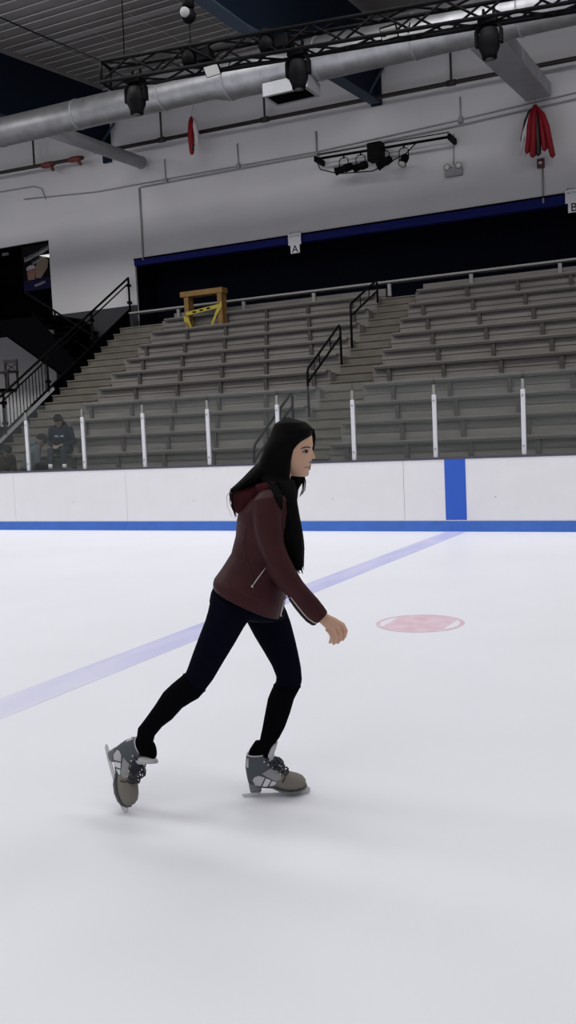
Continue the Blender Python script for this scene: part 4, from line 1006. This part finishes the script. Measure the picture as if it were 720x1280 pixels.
# ------------------------------------------------------------------ seated visitors behind the glass
def visitor(pos, face, seat_z, foot_z, lean, label, cols, hat=None, hood_up=False, text_bar=False, arms='fwd', shoe='dark', headtilt=.2):
    f = Vector((face[0], face[1], 0)).normalized(); s = Vector((f.y, -f.x, 0)); org = Vector((pos[0], pos[1], foot_z))
    hip = Vector((pos[0], pos[1], seat_z + .10))
    tdir = (UP * math.cos(lean) + f * math.sin(lean)); tf = (f * math.cos(lean) - UP * math.sin(lean))
    neck = hip + tdir * .50; hc = neck + tdir * .12 + tf * .05
    hd_ = (UP * math.cos(lean + headtilt) + f * math.sin(lean + headtilt)); hf = (f * math.cos(lean + headtilt) - UP * math.sin(lean + headtilt))
    skin_, top_, leg_, hair_ = cols
    bd = MB()
    bd.rings([ell(hc + hd_ * q - hf * .0 + hf * o_, hf * d_, s * w_, 20) for q, d_, w_, o_ in ((-.115, .03, .025, .055), (-.10, .055, .045, .035), (-.06, .085, .062, .012), (0, .098, .075, 0), (.05, .095, .075, -.003), (.09, .07, .058, -.006), (.115, .03, .025, -.008))])
    bd.tube([hc + hf * .092 + hd_ * .005, hc + hf * .105 - hd_ * .03], [.009, .014], 8)
    for sd in (-1, 1): bd.ball(hc + s * sd * .076 - hd_ * .01, .02, 8)
    bd.tube([neck - tdir * .05, neck + tdir * .05 + tf * .01, hc - hd_ * .05], [.055, .05, .055], 16)
    bd.rings([ell(hip + tdir * q, tf * d_, s * w_, 20) for q, d_, w_ in ((-.1, .08, .12), (0, .11, .16), (.2, .10, .145), (.38, .105, .17), (.47, .07, .11))])
    tp = MB()
    tp.rings([ell(hip + tdir * q, tf * d_, s * w_, 22, 2.4) for q, d_, w_ in ((-.06, .13, .18), (.0, .145, .195), (.2, .135, .185), (.36, .13, .205), (.45, .10, .17), (.51, .065, .085))])
    lg = MB(); shoes = []
    lg.rings([ell(hip + tdir * q, tf * d_, s * w_, 20) for q, d_, w_ in ((-.11, .10, .15), (-.04, .125, .18), (.04, .12, .175))])
    for sd in (-1, 1):
        sh = hip + tdir * .43 + s * sd * .18
        el = hip + tdir * .16 + s * sd * .25 + tf * .07
        wr = hip + f * .36 + UP * .08 + s * sd * .07 if arms == 'fwd' else hip + f * .34 + UP * .02 + s * sd * .20
        tp.tube([sh - s * sd * .05, sh, sh.lerp(el, .5), el, el.lerp(wr, .5), wr - (wr - el).normalized() * .04], [.07, .075, .064, .058, .05, .042], 16)
        bd.tube([sh, el, wr], [.045, .038, .026], 12)
        hand(bd, wr, (wr - el) + f * .1, UP, -s * sd, 1.0)
        hp = hip + s * sd * .09 - UP * .02; kn = hip + f * .42 + s * sd * .13 + UP * .0; ank = Vector((kn.x, kn.y, foot_z + .09)) + f * .04 * (1 if sd > 0 else -1)
        lg.tube([hp - f * .05, hp + f * .1, hp.lerp(kn, .6), kn, kn.lerp(ank, .4) - f * .015, ank + UP * .10], [.085, .088, .075, .062, .058, .045], 16)
        bd.tube([hp, kn, ank], [.06, .045, .032], 12)
        bd.tube([ank, ank - UP * .05 + f * .02, ank - UP * .06 + f * .12], [.032, .034, .03], 10)
        shoes.append((ank, f))
    p = remesh(bd, 'person', skin_, None, org, .009, 1); tag(p, label, 'person')
    jk_ = remesh(tp, 'hoodie', top_, p, org, .010, 2); remesh(lg, 'trousers', leg_, p, org, .010, 1)
    hb = MB(); hb.rings([ell(neck - tf * .07 + tdir * q, tf * d_, s * w_, 18) for q, d_, w_ in ((-.10, .05, .11), (-.02, .08, .14), (.05, .07, .11), (.08, .03, .06))]); remesh(hb, 'hood', top_, jk_, org, .010, 2)
    for sd in (-1, 1):
        e_ = hc + hf * .088 + s * sd * .032 + hd_ * .012; MB().ball(e_, .009, 8).build('eye', EYED, p)
    MB().tube([hc + hf * .088 - hd_ * .062 + s * .022, hc + hf * .094 - hd_ * .064, hc + hf * .088 - hd_ * .062 - s * .022], .005, 6).build('lips', LIP, p)
    ht = MB()
    if hat: ht.rings([ell(hc + hd_ * q - hf * .006, hf * d_, s * w_, 22) for q, d_, w_ in ((-.015, .106, .086), (.02, .112, .092), (.07, .103, .086), (.11, .075, .066), (.135, .03, .03))]); ht.build('beanie', hat, p)
    else:
        ht.rings([ell(hc + hd_ * q - hf * o_, hf * d_, s * w_, 22) for q, d_, w_, o_ in ((-.17, .05, .085, .06), (-.08, .075, .09, .045), (.0, .09, .088, .025), (.05, .106, .088, .005), (.09, .09, .075, .003), (.125, .045, .04, .005))]); remesh(ht, 'hair', hair_, p, org, .008, 1)
    for ank, f_ in shoes:
        sm = MB(); sm.rings([ell(ank + f_ * q + UP * (-.09 + h_ / 2), UP * (h_ / 2), s * w_, 16, 2.6) for q, h_, w_ in ((-.07, .06, .025), (-.05, .12, .036), (.02, .12, .04), (.08, .085, .045), (.15, .06, .042), (.185, .03, .02))])
        sm.build('shoe', BLACK if shoe == 'dark' else BOOTT, p)
        MB().tube([ank - UP * .0, ank + UP * .11], [.043, .043], 14).build('sock', BAR, p)
    if text_bar:
        T = bvh(jk_)
        for sd, w_ in ((1, .085), (-1, .07)):
            V = []; K = 5
            for i in range(K + 1):
                for z_ in (.30, .34):
                    o_ = hip + tdir * z_ + s * sd * (.018 + w_ * i / K) + tf * .4; h_ = T.ray_cast(o_, -tf); V.append((h_[0] if h_[0] is not None else o_ - tf * .27) + tf * .003)
            MB().add(V, [(2 * i, 2 * i + 2, 2 * i + 3, 2 * i + 1) for i in range(K)]).build('chest_print', mat('pale chest print', (.30, .34, .42), .7), jk_)
    return p, hip + f * .40 + UP * .10
CS = mat('visitor skin', (.20, .13, .10), .6); NAVYH = mat('navy hoodie', (.012, .016, .028), .9, spec=.05); GREYH = mat('slate grey hoodie', (.075, .085, .095), .9, spec=.05)
MARO = mat('dark maroon jumper', (.045, .022, .024), .9, spec=.05); DJ = mat('blue grey jeans', (.035, .045, .06), .9, spec=.05); DK = mat('black trousers', (.006, .006, .008), .9, spec=.05); BEAN = mat('charcoal beanie', (.014, .013, .014), .9, spec=.05)
y0s, z0s = seat(0); ym, zm1 = seat(-1)
pa = at(80, 560, 1, y0s + .14)
v1, hands_ = visitor((pa.x, y0s + .14), (.35, -1), z0s, z0s - .38, .30, 'seated visitor in a navy hoodie with a pale chest print, looking down', (CS, NAVYH, DJ, HAIR), text_bar=True, headtilt=.35)
ph = hands_ + Vector((-.08, -.03, .03))
o = MB().box(ph.x - .04, ph.x + .04, ph.y - .075, ph.y + .075, ph.z, ph.z + .01).build('mobile_phone', BLACKM, bevel=.004); tag(o, 'dark phone held by the seated visitor in the navy hoodie', 'phone')
pb = at(35, 570, 1, ym + .12)
visitor((pb.x, ym + .10), (.7, 1), zm1 + .02, zm1 - .38, .42, 'hunched visitor in a slate grey hoodie and charcoal beanie, seen from behind', (CS, GREYH, DK, HAIR), hat=BEAN, headtilt=.15)
pc = at(2, 580, 1, ym + .05)
visitor((pc.x - .12, ym + .10), (1, -.35), zm1 - .12, zm1 - .48, .55, 'visitor in a dark maroon jumper cut off by the left edge of the photo', (CS, MARO, DK, HAIR), headtilt=.3)
